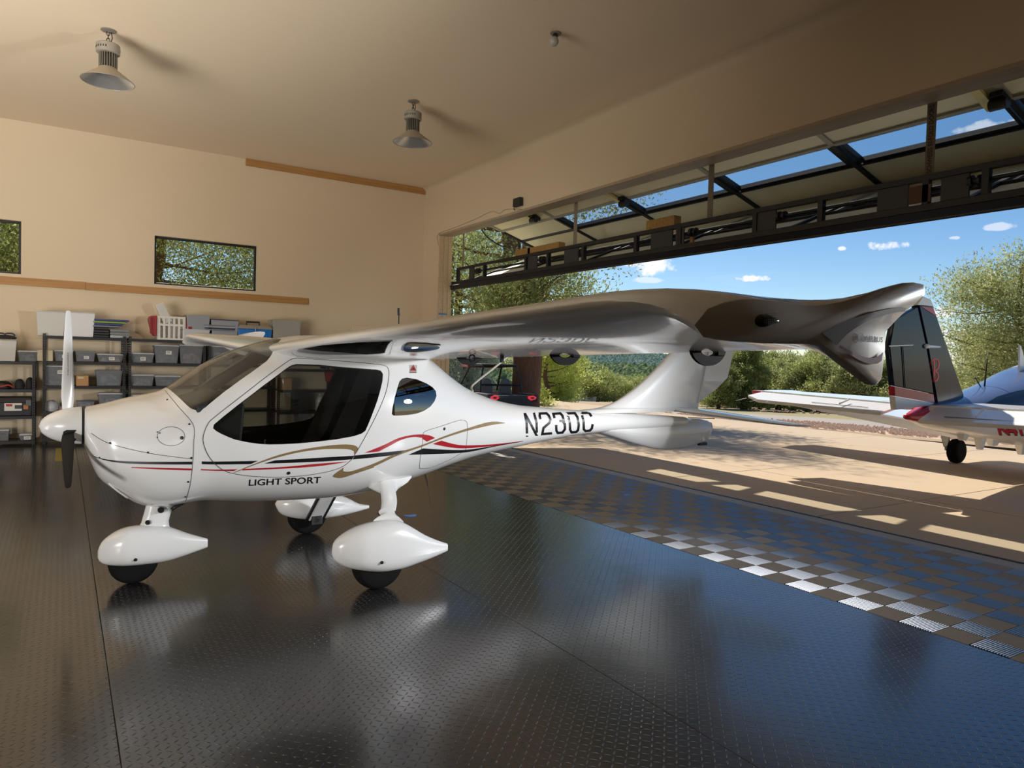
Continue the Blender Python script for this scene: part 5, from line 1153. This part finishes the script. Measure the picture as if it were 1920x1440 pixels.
def jug(px, py0, py1, label):
    y = YS + .08; a = ony(px, py1, y); z0 = shelf_z(a.z, a.x) + .001; h = ony(px, py0, y).z - z0; o = thing('oil_jug', label, 'jug', (a.x, y, z0)); m = mat('white_jug_plastic', (.62, .60, .55), .4)
    b = MB(); b.rings([[(a.x + .075 * s * math.copysign(abs(math.cos(t)) ** .6, math.cos(t)), y + .1 + .09 * s * math.copysign(abs(math.sin(t)) ** .6, math.sin(t)), z0 + zz_) for t in [2 * math.pi * i / 20 for i in range(20)]] for zz_, s in ((0, .9), (.01, 1), (h * .62, 1), (h * .8, .75), (h * .92, .4), (h * .93, .3))]); b.build('jug_body', m, o, smooth=50)
    MB().tube([(a.x + .02, y + .1, z0 + h * .92), (a.x + .055, y + .1, z0 + h * .95), (a.x + .07, y + .1, z0 + h * .72)], .011, 8).build('jug_handle', m, o, smooth=True)
    MB().cyl((a.x - .01, y + .1, z0 + h * .93), (a.x - .01, y + .1, z0 + h), .024, 14).build('jug_cap', m, o)
    MB().box((a.x - .06, y + .004, z0 + h * .16), (a.x + .06, y + .010, z0 + h * .5)).build('jug_label', mat('jug_label', (.25, .25, .24), .6), o)
jug(603, 739, 767, 'white plastic jug seen through the cabin window, clear of the seat'); jug(622, 738, 767, 'second white jug, half hidden by the seat edge')
# red crate with white basket, clear tray leaning in it
y = YS + .05; x0, x1, z0, z1 = bx(296, 592, 347, 637, y); z0 = 1.702
o = thing('storage_basket', 'white slotted basket standing on the shelving between the red crate ends', 'basket', ((x0 + x1) / 2, y, z0)); BW = milky('white_basket_plastic', (.66, .64, .58), .05, .4)
for k in range(6): 
    xx = x0 + .02 + k * (x1 - x0 - .04) / 5; MB().box((xx - .018, y, z0), (xx + .018, y + .01, z1)).build('basket_slat', BW, o)
for q in (z0 + .01, (z0 + z1) / 2 + .05, z1 - .02): MB().box((x0, y - .004, q - .015), (x1, y + .012, q + .02)).build('basket_band', BW, o)
for s in (x0, x1): MB().box((s - .006, y, z0), (s + .006, y + .34, z1)).build('basket_side', BW, o)
MB().box((x0, y + .33, z0), (x1, y + .34, z1)).build('basket_back', BW, o); MB().box((x0, y, z0), (x1, y + .34, z0 + .01)).build('basket_floor', BW, o)
RP = mat('red_plastic', (.30, .018, .018), .4); o = thing('red_crate', 'red plastic crate whose flared ends show on both sides of the white basket', 'crate', ((x0 + x1) / 2, y + .1, z0 + .1))
for s, xx in ((-1, x0 - .012), (1, x1 + .012)):
    b = MB(); b.rings([[(xx + s * w_, y + .02, zz_), (xx + s * w_, y + .34, zz_), (xx, y + .34, zz_), (xx, y + .02, zz_)] for zz_, w_ in ((z0 + .06, .03), (z0 + .10, .06), (z1 - .06, .115), (z1 - .01, .10), (z1, .05))]); b.build('crate_end', RP, o, bevel=.006)
    for k in range(4): MB().box((xx + s * .05 - .012 + s * .014 * k, y + .008, z0 + .10), (xx + s * .05 + .006 + s * .014 * k, y + .02, z1 - .03)).build('crate_rib', RP, o)
p0 = ony(300, 570, y + .05); p1 = ony(316, 592, y + .05); b = MB(); b.bar(p0 + Vector((-.02, .0, .0)), p1 + Vector((.0, .0, -.12)), .14, .07, (0, 1, 0)); tag(b.build('clear_tray', FROST, bevel=.012), 'pale tray leaning up out of the white basket', 'tray')
# blue cooler
x0, x1, z0, z1 = bx(447, 600, 510, 627, YS + .05); z0 = 1.702; zm = z0 + (z1 - z0) * .62
o = thing('cooler_box', 'bright blue cooler with grey lid and black handle on top of the shelving', 'cooler', ((x0 + x1) / 2, YS + .2, z0))
MB().taper(((x0 + x1) / 2, YS + .22), ((x1 - x0) * .47, .15), ((x1 - x0) * .5, .17), z0, zm).build('cooler_body', mat('bright_blue_plastic', (.01, .16, .52), .35), o, bevel=.01)
MB().taper(((x0 + x1) / 2, YS + .22), ((x1 - x0) * .52, .18), ((x1 - x0) * .46, .15), zm + .001, zm + .07).build('cooler_lid', mat('cooler_lid_grey', (.27, .25, .22), .45), o, bevel=.008)
MB().tube([((x0 + x1) / 2 - .12, YS + .2, zm + .06), ((x0 + x1) / 2 - .12, YS + .2, zm + .13), ((x0 + x1) / 2 + .10, YS + .2, zm + .13), ((x0 + x1) / 2 + .10, YS + .2, zm + .06)], .018, 8).build('cooler_handle', BLACK, o)
MB().tube([((x0 + x1) / 2 - .0, YS + .03, zm + .04), ((x0 + x1) / 2, YS + .03, z0 + .02)], .008, 6).build('cooler_strap', wh, o)
# bags, cables and the tool case on the low unit
def bag(px0, py0, px1, py1, label, m, z=None, handle=True, cat='bag', y=None):
    y = y or YS + .06; x0, x1, z0, z1 = bx(px0, py0, px1, py1, y); z0 = shelf_z(z0, (x0 + x1) / 2) + .002 if z is None else z; cx = (x0 + x1) / 2; hw = (x1 - x0) / 2; h = (z1 - z0) * (.7 if handle else 1); o = thing('tool_bag' if cat == 'bag' else 'bundle', label, cat, (cx, y + .13, z0)); g = []
    for u, s in ((0, .9), (.25, 1), (.6, .95), (.9, .7), (1, .3)): g.append([(cx + hw * s * math.cos(t) * (1 + .06 * math.sin(3 * t + u * 4)), y + .13 + .12 * s * math.sin(t), z0 + h * u * (1 + .06 * math.sin(2 * t))) for t in [2 * math.pi * i / 18 for i in range(18)]])
    MB().rings(g).build('bag_body', m, o, smooth=60)
    if handle:
        for s in (-.4, .4): MB().tube(spline([(cx + hw * s - .06, y + .1, z0 + h * .85), (cx + hw * s - .04, y + .1, z0 + h * 1.4), (cx + hw * s + .04, y + .1, z0 + h * 1.4), (cx + hw * s + .07, y + .1, z0 + h * .85)], 4), .011, 6).build('bag_handle', BLACK, o, smooth=True)
    return o
zt_ = ony(10, 637, YS + .1).z + .012
bag(-14, 624, 30, 637, 'black tool bag with loop handles on the tall tote at the left edge', CLOTH, z=zt_, y=YS + .08)
bag(26, 712, 46, 729, 'black pouch in the middle of the second shelf of the low unit', CLOTH, handle=False); bag(47, 709, 64, 729, 'black pouch with a hump next to the shelf post', CLOTH, handle=False)
bag(-12, 715, 22, 728, 'tangle of black cable beside the red lead on the low unit', BLACK, handle=False, cat='cable')
b = MB(); q = [tuple(ony(px, py, YS + .03)) for px, py in ((-8, 727), (6, 724), (16, 722), (24, 726))]; b.tube(spline(q, 5), .012, 6); tag(b.build('jumper_lead', mat('red_cable', (.40, .03, .02), .4), smooth=True), 'red lead lying along the second shelf of the low unit', 'cable')
x0, x1, z0, z1 = bx(-20, 745, 63, 780, YS + .03); z0 = .456; o = thing('tool_case', 'large black tool case with a white picture label on the low unit', 'case', ((x0 + x1) / 2, YS + .2, z0))
MB().taper(((x0 + x1) / 2, YS + .22), ((x1 - x0) * .46, .17), ((x1 - x0) * .48, .18), z0, z0 + (z1 - z0) * .72).build('case_body', BLACK, o, bevel=.012)
MB().taper(((x0 + x1) / 2, YS + .22), ((x1 - x0) * .5, .19), ((x1 - x0) * .44, .15), z0 + (z1 - z0) * .73, z1).build('case_lid', BLACK, o, bevel=.012)
lx0, lx1, lz0, lz1 = bx(8, 756, 41, 770, YS + .025); lo = MB().box((lx0, YS + .028, lz0), (lx1, YS + .033, lz1)).build('case_label', PAPER, o)
MB().box((lx0 + .02, YS + .0265, lz1 - .05), (lx0 + .10, YS + .0285, lz1 - .015)).build('label_print', mat('label_red', (.40, .03, .03), .6), lo); MB().box((lx0 + .13, YS + .0265, lz0 + .03), (lx0 + .22, YS + .0285, lz1 - .03)).build('label_print', PRINT, lo); MB().box((lx0 + .24, YS + .0265, lz0 + .02), (lx0 + .30, YS + .0285, lz1 - .03)).build('label_print', mat('label_orange', (.4, .14, .05), .6), lo)
MB().box((lx1 + .05, YS + .02, z0 + (z1 - z0) * .55), (lx1 + .12, YS + .04, z0 + (z1 - z0) * .85)).build('case_latch', mat('latch_grey', (.10, .10, .10), .4), o, bevel=.003)
bag(83, 752, 110, 773, 'plastic bag of small white fittings on the fourth shelf behind the spinner', milky('bag_film', (.5, .5, .52), .2), handle=False, cat='bag of parts'); bag(111, 763, 124, 774, 'folded pink cloth beside the bag of fittings', mat('pink_cloth', (.42, .26, .27), .9), handle=False, cat='cloth')
# tools on the shelf seen through the cabin
x0, x1, z0, z1 = bx(610, 716, 632, 727, YS + .06); z0 = 1.247; o = thing('power_tool', 'red and black tool on the upper shelf seen through the cabin window', 'tool', ((x0 + x1) / 2, YS + .1, z0))
MB().taper(((x0 + x1) / 2, YS + .12), ((x1 - x0) / 2, .06), ((x1 - x0) * .35, .05), z0, z1).build('tool_body', RP, o, bevel=.012); MB().cyl((x0 + .02, YS + .12, z0 + .04), (x0 - .08, YS + .12, z0 + .05), .035, 14).build('tool_head', BLACK, o, smooth=40)
x0, x1, z0, z1 = bx(625, 700, 632, 716, YS + .14); o = thing('spray_bottle', 'small amber bottle standing behind the red tool', 'bottle', ((x0 + x1) / 2, YS + .26, 1.247)); b = MB(); b.lathe([(.035, 0), (.038, .02), (.038, .12), (.016, .17), (.014, .21)], ((x0 + x1) / 2, YS + .26, 1.247), (0, 0, 1), 16); b.build('bottle_body', mat('amber_plastic', (.25, .10, .04), .3), o, smooth=50); MB().cyl(((x0 + x1) / 2, YS + .26, 1.457), ((x0 + x1) / 2, YS + .26, 1.50), .018, 12).build('bottle_cap', BLACK, o)

# ================================================================ PARKED TWIN
YB2 = 4.6; twin = thing('twin_aircraft', 'parked white and navy twin-engine airplane with red trim, only its tail half in view', 'airplane', (11.5, YB2, 0))
TWH = mat('twin_white_paint', (.80, .80, .80), .25, coat=.5); TNV = mat('twin_navy_paint', (.008, .013, .04), .12, spec=.3, coat=.15); TRD = mat('twin_red_paint', (.48, .012, .03), .25, coat=.5); TLG = mat('twin_blue_grey_paint', (.10, .13, .24), .2, coat=.6)
FT = [(8.44, .03, .97, 1.02), (8.75, .13, .89, 1.09), (9.05, .20, .82, 1.16), (9.7, .32, .73, 1.24), (10.4, .43, .64, 1.37), (11.0, .52, .57, 1.50), (11.5, .58, .52, 1.63), (12.2, .62, .46, 1.74), (13.2, .62, .44, 1.74), (14.0, .56, .46, 1.55), (15.0, .45, .5, 1.2), (16.0, .25, .6, 1.0), (16.4, .06, .75, .85)]
tw = MB(); tst = spline(FT, 4); rs = []
for x, w, zb_, zt_ in tst: rs.append([(x, YB2 + w * math.copysign(abs(math.cos(t)) ** .82, math.cos(t)), (zt_ + zb_) / 2 + (zt_ - zb_) / 2 * math.copysign(abs(math.sin(t)) ** .82, math.sin(t))) for t in [2 * math.pi * i / 48 for i in range(48)]])
tw.rings(rs); tme_ = tw.mesh('twin_fuselage', [TWH, TLG, TRD], 180)
for p in tme_.polygons:
    c = p.center; u = (c.x - 8.44) / 3
    if c.z > np.interp(c.x, [8.4, 9.0, 10, 11, 13], [.99, 1.04, 1.10, 1.16, 1.22]): p.material_index = 1 if c.x < 11.6 or c.z < 1.55 else 0
    if c.x < 8.85: p.material_index = 2 if c.z > .93 else 0
BV2 = BVHTree.FromPolygons([v.co.copy() for v in tme_.vertices], [tuple(p.vertices) for p in tme_.polygons]); link('twin_fuselage', tme_, twin)
def plate(name, pts, th, m, parent=twin, lab=None):       # flat tapered panel given by its outline corners in 3-D, thickened about its normal
    P = [Vector(p) for p in pts]; n = (P[1] - P[0]).cross(P[2] - P[0]).normalized() * th / 2; c = sum(P, Vector()) / len(P); b = MB()
    b.rings([[c + (p - c) * .985 - n for p in P], [p - n * .55 for p in P], [p + n * .55 for p in P], [c + (p - c) * .985 + n for p in P]]); return b.build(name, m, parent, smooth=30, label=lab)
Q = lambda px, py, y=YB2: ony(px, py, y)
tfin = plate('tail_fin', [Q(1716, 573), Q(1740, 571), Q(1762, 634), Q(1785, 700), Q(1799, 740), Q(1800, 752), Q(1751, 757), Q(1733, 650)], .10, TNV)
plate('rudder', [Q(1672, 600), Q(1716, 575), Q(1732, 650), Q(1742, 713), Q(1745, 738), Q(1671, 723), Q(1663, 650)], .07, TNV)
plate('rudder_trim', [Q(1671, 724), Q(1745, 739), Q(1747, 755), Q(1672, 742)], .074, TRD, lab='red band across the rudder foot'); plate('rudder_foot', [Q(1672, 743), Q(1747, 756), Q(1748, 759), Q(1675, 768)], .068, TWH)
plate('fin_cap', [Q(1712, 572), Q(1722, 556), Q(1736, 562), Q(1742, 575), Q(1728, 573)], .11, TWH, lab='white fin tip with red edge')
plate('fin_tip_stripe', [Q(1718, 575), Q(1741, 577), Q(1746, 592), Q(1742, 590)], .112, TRD)
MB().lathe([(.012, 0), (.03, .03), (.02, .1), (.012, .28)], Q(1733, 649, YB2 - .04) + Vector((0, -.0, 0)), (1, -.15, 0), 10).build('nav_antenna', TWH, twin, smooth=True)
for yy in (-.02,): MB().bar(Q(1667, 649, YB2 - .045), Q(1712, 647, YB2 - .045), .006, .012).build('rudder_joint', TWH, twin)
b = MB(); b.bar(Q(1693, 650, YB2 - .045), Q(1698, 727, YB2 - .045), .010, .008); b.build('rudder_stiffener', INK, twin)
# script emblem on the fin
BVF = BVHTree.FromPolygons([v.co.copy() for v in tfin.data.vertices], [tuple(p.vertices) for p in tfin.data.polygons]); eb = MB(); pf = lambda x, y: hit(x, y, BVF, .003); ce = lambda pts: crop(1600, 540, 4.0, pts)
stroke(eb, ce([(605, 545), (607, 620), (600, 700)]), 3.2, place=pf); stroke(eb, ce([(582, 620), (572, 590), (580, 555), (605, 532), (630, 535), (642, 565), (636, 600), (612, 622), (632, 640), (636, 670), (624, 695), (604, 698)]), 2.6, place=pf)
stroke(eb, ce([(590, 700), (612, 700)]), 2.6, place=pf); eb.build('script_emblem', mat('emblem_red', (.62, .02, .03), .35), twin, fix=False)
# tailplanes, elevators
for s in (1, -1):
    f_ = lambda x, y_, z: Vector((x, YB2 + s * y_, z))
    st_ = plate('tailplane', [f_(8.72, .12, 1.10), f_(9.72, .12, 1.12), f_(9.28, 2.36, 1.15), f_(8.98, 2.44, 1.15), f_(8.76, 2.30, 1.145)], .075, TWH)
    for k in range(9):
        yy = .5 + k * .16; MB().bar(f_(8.80, yy, 1.143), f_(9.20, yy, 1.148), .018, .012).build('skin_bead', TWH, st_)
    dz = -.075 if s > 0 else -.13
    el = plate('elevator', [f_(8.30, .22, 1.09 + dz), f_(8.70, .20, 1.10), f_(8.74, 2.30, 1.142), f_(8.52, 2.36, 1.125 + dz * .4), f_(8.40, 2.1, 1.10 + dz * .7)], .045, TWH)
    MB().bar(f_(8.41, .45, 1.128 + dz * .72), f_(8.44, 1.25, 1.138 + dz * .72), .012, .006).build('trim_tab_gap', mat('tab_gap', (.15, .16, .2), .6), el)
    MB().bar(f_(8.36, .8, 1.15 + dz * .7), f_(8.56, .8, 1.15), .014, .02).build('tab_rod', TWH, el)
    plate('tailplane_tip', [f_(8.74, 2.31, 1.145), f_(8.98, 2.44, 1.152), f_(8.80, 2.52, 1.152)], .06, TRD)
    for k in range(3): MB().tube([f_(8.44 + .03 * k, 2.32 - .22 * k, 1.11 + dz * .5), f_(8.26 + .03 * k, 2.36 - .22 * k, 1.08 + dz * .6)], .005, 5).build('static_wick', TWH, el)
for s in (1, -1):
    f_ = lambda x, y_, z: Vector((x, YB2 + s * y_, z))
    plate('wing', [f_(11.25, .45, .60), f_(13.25, .45, .62), f_(12.95, 4.9, .99), f_(12.35, 5.0, .985), f_(11.85, 4.85, .97)], .16, TWH)
    b = MB(); b.lathe([(.06, 0), (.24, .35), (.32, 1.0), (.33, 1.9), (.22, 2.3)], f_(11.9, 1.7, .86), (1, 0, 0), 20); b.build('engine_nacelle', TWH, twin, smooth=50)
# gear under the port wing
gx, gy = 12.82, 6.1
wo = wheel(gx, gy, .205, .085, mat('twin_wheel_hub', (.55, .54, .50), .4), twin)
MB().bar((gx - .02, gy + .13, .2), (gx - .10, gy + .16, .72), .07, .07).build('gear_leg', mat('gear_grey', (.35, .34, .31), .5), twin, bevel=.01)
MB().bar((gx, gy + .05, .205), (gx - .02, gy + .16, .22), .04, .04).build('gear_axle', CHROME, twin)
plate('gear_door', [(gx - .42, gy + .12, .70), (gx - .16, gy + .02, .70), (gx - .22, gy + .05, .30), (gx - .28, gy + .07, .28)], .02, TWH)
for px, w_, h_ in ((1805, .16, .06), (1838, .12, .14), (1862, .22, .06), (1917, .2, .12)):
    p = ony(px, 822, YB2 - .1); z = float(np.interp(p.x, [q[0] for q in FT], [q[2] for q in FT])); MB().taper((p.x, YB2 - .1), (w_ * .3, .03), (w_ * .6, .06), z - h_, z + .05).build('belly_fairing', TWH, twin, bevel=.01)
# cabin glazing and roof fittings on our side
cab = MB(); cw_ = [(1848, 757), (1870, 744), (1900, 735), (1935, 728), (1990, 722), (1990, 762), (1935, 762), (1890, 762)]
P = [np.array(p, float) for p in cw_]; c = sum(P) / len(P); cab.rings([[hit(*(c + (p - c) * k), BV2, .006) for p in P] for k in (1, .7, .35, .05)], (False, True)); cab.build('cabin_window', mat('twin_window_glass', (.012, .014, .014), .05, coat=.6), twin, smooth=60)
h2 = lambda x, y: hit(x, y, BV2, .006)
NR = mat('registration_red', (.48, .015, .035), .35)
text_mesh('registration_shadow', 'N415', [(1869.5, 797.5), (1932, 801), (1938, 818), (1873.5, 816.5)], INK, lambda x, y: hit(x, y, BV2, .004), twin, .05)
text_mesh('registration_lettering', 'N415', [(1868, 795.5), (1931, 799.5), (1936, 815), (1872, 814)], NR, lambda x, y: hit(x, y, BV2, .008), twin, .045)
p = hit(1846, 724, BV2, 0); MB().tube([p, p + Vector((.03, 0, .30)), p + Vector((.06, 0, .46))], [.011, .008, .004], 6).build('whip_antenna', BLACK, twin, smooth=True)
p = ony(1916, 698, YB2); z = float(np.interp(p.x, [q[0] for q in FT], [q[3] for q in FT])); b = MB(); b.prism([(p.x - .10, YB2 - .012, z - .03), (p.x + .16, YB2 - .012, z - .03), (p.x + .06, YB2 - .012, z + .12), (p.x - .10, YB2 - .012, z + .34), (p.x - .12, YB2 - .012, z + .34)], (0, .024, 0)); b.build('blade_antenna', TWH, twin)
MB().tube([hit(1838, 724, BV2, 0), hit(1838, 724, BV2, 0) + Vector((-.16, 0, .12))], .008, 6).build('towel_bar_antenna', BLACK, twin)
# blue-grey metal shed in the distance behind the twin
p = gp(1850, 34); o = thing('metal_shed', 'low blue-grey metal shed roof showing behind the parked twin', 'building', p); q = p + Vector((0, 0, 0))
rt = Vector(RC[0]); rt.z = 0; rt.normalize(); fw_ = Vector((rt.y * -1, rt.x, 0)); zt2 = 1.02
def shed(a, bx_, d, z0_, z1_, z2_): return [q + rt * a + Vector((0, 0, z0_ - q.z)), q + rt * bx_ + Vector((0, 0, z0_ - q.z)), q + rt * bx_ + fw_ * d + Vector((0, 0, z0_ - q.z)), q + rt * a + fw_ * d + Vector((0, 0, z0_ - q.z)), q + rt * a + Vector((0, 0, z1_ - q.z)), q + rt * bx_ + Vector((0, 0, z1_ - q.z)), q + rt * bx_ + fw_ * d + Vector((0, 0, z2_ - q.z)), q + rt * a + fw_ * d + Vector((0, 0, z2_ - q.z))]
MB().hexa(shed(-1.35, 4.5, 5, p.z - .3, .55, .55)).build('shed_wall', mat('shed_wall_paint', (.34, .40, .46), .5), o); MB().hexa(shed(-1.5, 4.7, 5.2, .56, .60, 1.0)).build('shed_roof', mat('shed_roof_metal', (.30, .35, .42), .4, .3), o)
for k in range(6): MB().hexa(shed(-1.45 + k * .95, -1.40 + k * .95, 5.2, .60, .63, 1.03)).build('roof_seam', MATS['shed_roof_metal'], o)

# ================================================================ UTILITY VEHICLE
ud = 20.0; ub = ond(962, 745, ud); ug = ground_z(ub.x, ub.y); utv = thing('utility_vehicle', 'red and black open side-by-side utility vehicle with roll cage, seen from behind', 'vehicle', (ub.x, ub.y, ug))
ur = Vector(RC[0]); ur.z = 0; ur.normalize(); a_ = math.radians(24); uf = Vector((ur.y * -1, ur.x, 0)); ur, uf = ur * math.cos(a_) + uf * math.sin(a_), uf * math.cos(a_) - ur * math.sin(a_)
UZ = .46 - .96; O_ = Vector((ub.x, ub.y, UZ))
V3 = lambda r, f, z: O_ + ur * r + uf * f + Vector((0, 0, z))
def ubox(name, r0, r1, f0, f1, z0, z1, m, bev=.03, parent=utv): 
    return MB().hexa([V3(r0, f0, z0), V3(r1, f0, z0), V3(r1, f1, z0), V3(r0, f1, z0), V3(r0, f0, z1), V3(r1, f0, z1), V3(r1, f1, z1), V3(r0, f1, z1)]).build(name, m, parent, bevel=bev)
UB = mat('vehicle_black_plastic', (.035, .038, .045), .5); UR = mat('vehicle_red', (.42, .02, .025), .3, coat=.5)
bd_ = ubox('cargo_bed', -.62, .62, .0, .95, .62, 1.02, UB); ubox('tailgate', -.42, .42, -.03, .0, .66, .98, UB, .01)
for k in range(4): ubox('tailgate_rib', -.36, .36, -.045, -.03, .69 + .07 * k, .715 + .07 * k, UB, .004)
ubox('rear_bumper', -.5, .5, -.1, .05, .42, .58, UB); ubox('rear_fender', -.78, -.58, -.02, 1.0, .86, 1.06, UB); ubox('rear_fender', .58, .78, -.02, 1.0, .86, 1.06, UB); ubox('side_panel', -.76, -.60, 1.0, 2.5, .45, .85, UR); ubox('side_panel', .60, .76, 1.0, 2.5, .45, .85, UR); ubox('hood', -.55, .55, 2.4, 3.0, .7, 1.02, UR)
ubox('floor_pan', -.7, .7, .9, 2.5, .36, .44, UB)
TL = mat('red_tail_light', (.75, .03, .05), .25, emit=((1, .05, .08), .35)); TLI = mat('tail_light_core', (.25, .02, .03), .3)
for s in (-1, 1):
    c = V3(s * .58, -.06, .96); pts = [c + ur * (.13 * x) * s * -1 + Vector((0, 0, .075 * z)) for x, z in ((-1, .25), (-.2, .9), (.9, .7), (1, -.2), (.3, -.95), (-.7, -.55))]
    lo = MB().prism(pts, uf * .07).build('tail_light', TL, utv); MB().prism([c + (p - c) * .45 - uf * .012 for p in pts], uf * .02).build('light_core', TLI, lo)
cage = MB(); R2 = .028
for s in (-1, 1):
    cage = MB(); cage.tube([V3(s * .66, .85, .95), V3(s * .62, .9, 1.45), V3(s * .52, 1.0, 1.84), V3(s * .52, 2.1, 1.80), V3(s * .66, 2.75, 1.05)], R2, 8); cage.build('roll_cage_side', BLACK, utv, smooth=40)
for z, f, w_ in ((1.84, 1.0, .52), (1.80, 2.1, .52), (1.28, .88, .64)): MB().tube([V3(-w_, f, z), V3(w_, f, z)], R2, 8).build('cage_crossbar', BLACK, utv, smooth=40)
ubox('roof_panel', -.56, .56, .98, 2.15, 1.84, 1.885, UB, .02); ubox('roof_visor', -.58, .58, 2.15, 2.75, 1.76, 1.86, UR, .03)
for s in (-.3, .3):
    sb = MB(); sb.rings([[V3(s - w_, f, z), V3(s + w_, f, z), V3(s + w_, f + .1, z), V3(s - w_, f + .1, z)] for z, f, w_ in ((.7, 1.32, .2), (1.0, 1.26, .21), (1.25, 1.22, .18), (1.42, 1.20, .11), (1.46, 1.20, .05))]); sb.build('vehicle_seat', mat('seat_grey', (.16, .165, .18), .7), utv, bevel=.02)
for s in (-1, 1):
    for f in (.35, 2.55):
        c = V3(s * .68, f, .33); w_ = MB(); w_.lathe([(.16, -.12), (.27, -.13), (.33, -.08), (.33, .08), (.27, .13), (.16, .12)], c, ur, 24); wo = w_.build('vehicle_wheel', RUBBER, utv, smooth=40); MB().cyl(c - ur * .10, c + ur * .10, .16, 16).build('wheel_rim', STEEL, wo)
# small parked cars far down the road
def car(px, py, dep, m, label):
    c = ond(px, py, dep); g = thing('parked_car', label, 'car', c); f_ = 1.8
    def sec(x, hw_, z0_, z1_): return [c + ur * x + uf * -hw_ + Vector((0, 0, z0_)), c + ur * x + uf * hw_ + Vector((0, 0, z0_)), c + ur * x + uf * hw_ * .86 + Vector((0, 0, z1_)), c + ur * x - uf * hw_ * .86 + Vector((0, 0, z1_))]
    MB().rings([sec(-2.1, .7, .0, .3), sec(-1.9, .85, -.25, .42), sec(-.9, .88, -.3, .5), sec(1.2, .88, -.3, .5), sec(2.0, .85, -.25, .45), sec(2.15, .7, 0, .3)]).build('car_body', m, g, smooth=30)
    MB().rings([sec(-1.0, .74, .5, .52), sec(-.4, .74, .5, .98), sec(.9, .74, .5, 1.0), sec(1.7, .74, .48, .55)]).build('car_cabin', mat('car_glass', (.05, .06, .07), .1), g, smooth=30)
    for x in (-1.35, 1.35):
        for s in (-1, 1): q = c + ur * x + uf * (s * .8) + Vector((0, 0, -.3)); MB().cyl(q - uf * .1, q + uf * .1, .32, 14).build('car_wheel', RUBBER, g)
car(1060, 753, 64, mat('silver_car', (.5, .52, .54), .3, .3), 'small silver car parked far down the road above the tail boom'); car(1076, 749, 78, mat('grey_blue_car', (.30, .33, .42), .3, .3), 'grey-blue vehicle roof beside the silver car'); car(1090, 751, 72, mat('pale_car', (.55, .6, .66), .3, .2), 'pale car at the end of the row of parked cars')
# lettering on the near lift strap
for so, y in strap_letters:
    if 3 < y < 4: 
        z1_, z0_ = 3.985, 3.365
        text_mesh('strap_lettering', 'SCHWEISS BI-FOLD DOORS', [(z0_, y + .022), (z1_, y + .022), (z1_, y - .022), (z0_, y - .022)], mat('strap_ink', (.03, .025, .02), .8), lambda a, b_: (6.7465, b_, a), bd, .02, sub=0)
# ================================================================ LABELS FOR THINGS THAT STAND IN A ROW
bpy.context.view_layer.update()
def of_group(g): return [o for o in bpy.data.objects if o.get('group') == g]
number_labels(of_group('junipers in the row behind the drive'), '%s juniper from the tail fin in the row behind the drive')
number_labels(of_group('junipers behind the twin tail'), '%s rounded juniper, counting rightwards, half hidden behind the twin tail')
number_labels(of_group('scattered junipers in the valley'), '%s small juniper from the utility vehicle, scattered in the valley beyond the boom')
number_labels(of_group('stones edging the drive'), '%s low stone from the tail fin in the broken edging along the drive')
number_labels(of_group('boulders in the pile behind the parked twin'), '%s brown boulder, counting rightwards, in the low pile behind the parked twin')
number_labels(of_group('rocks along the far roadside'), '%s pale rock from the utility vehicle along the far roadside above the boom')
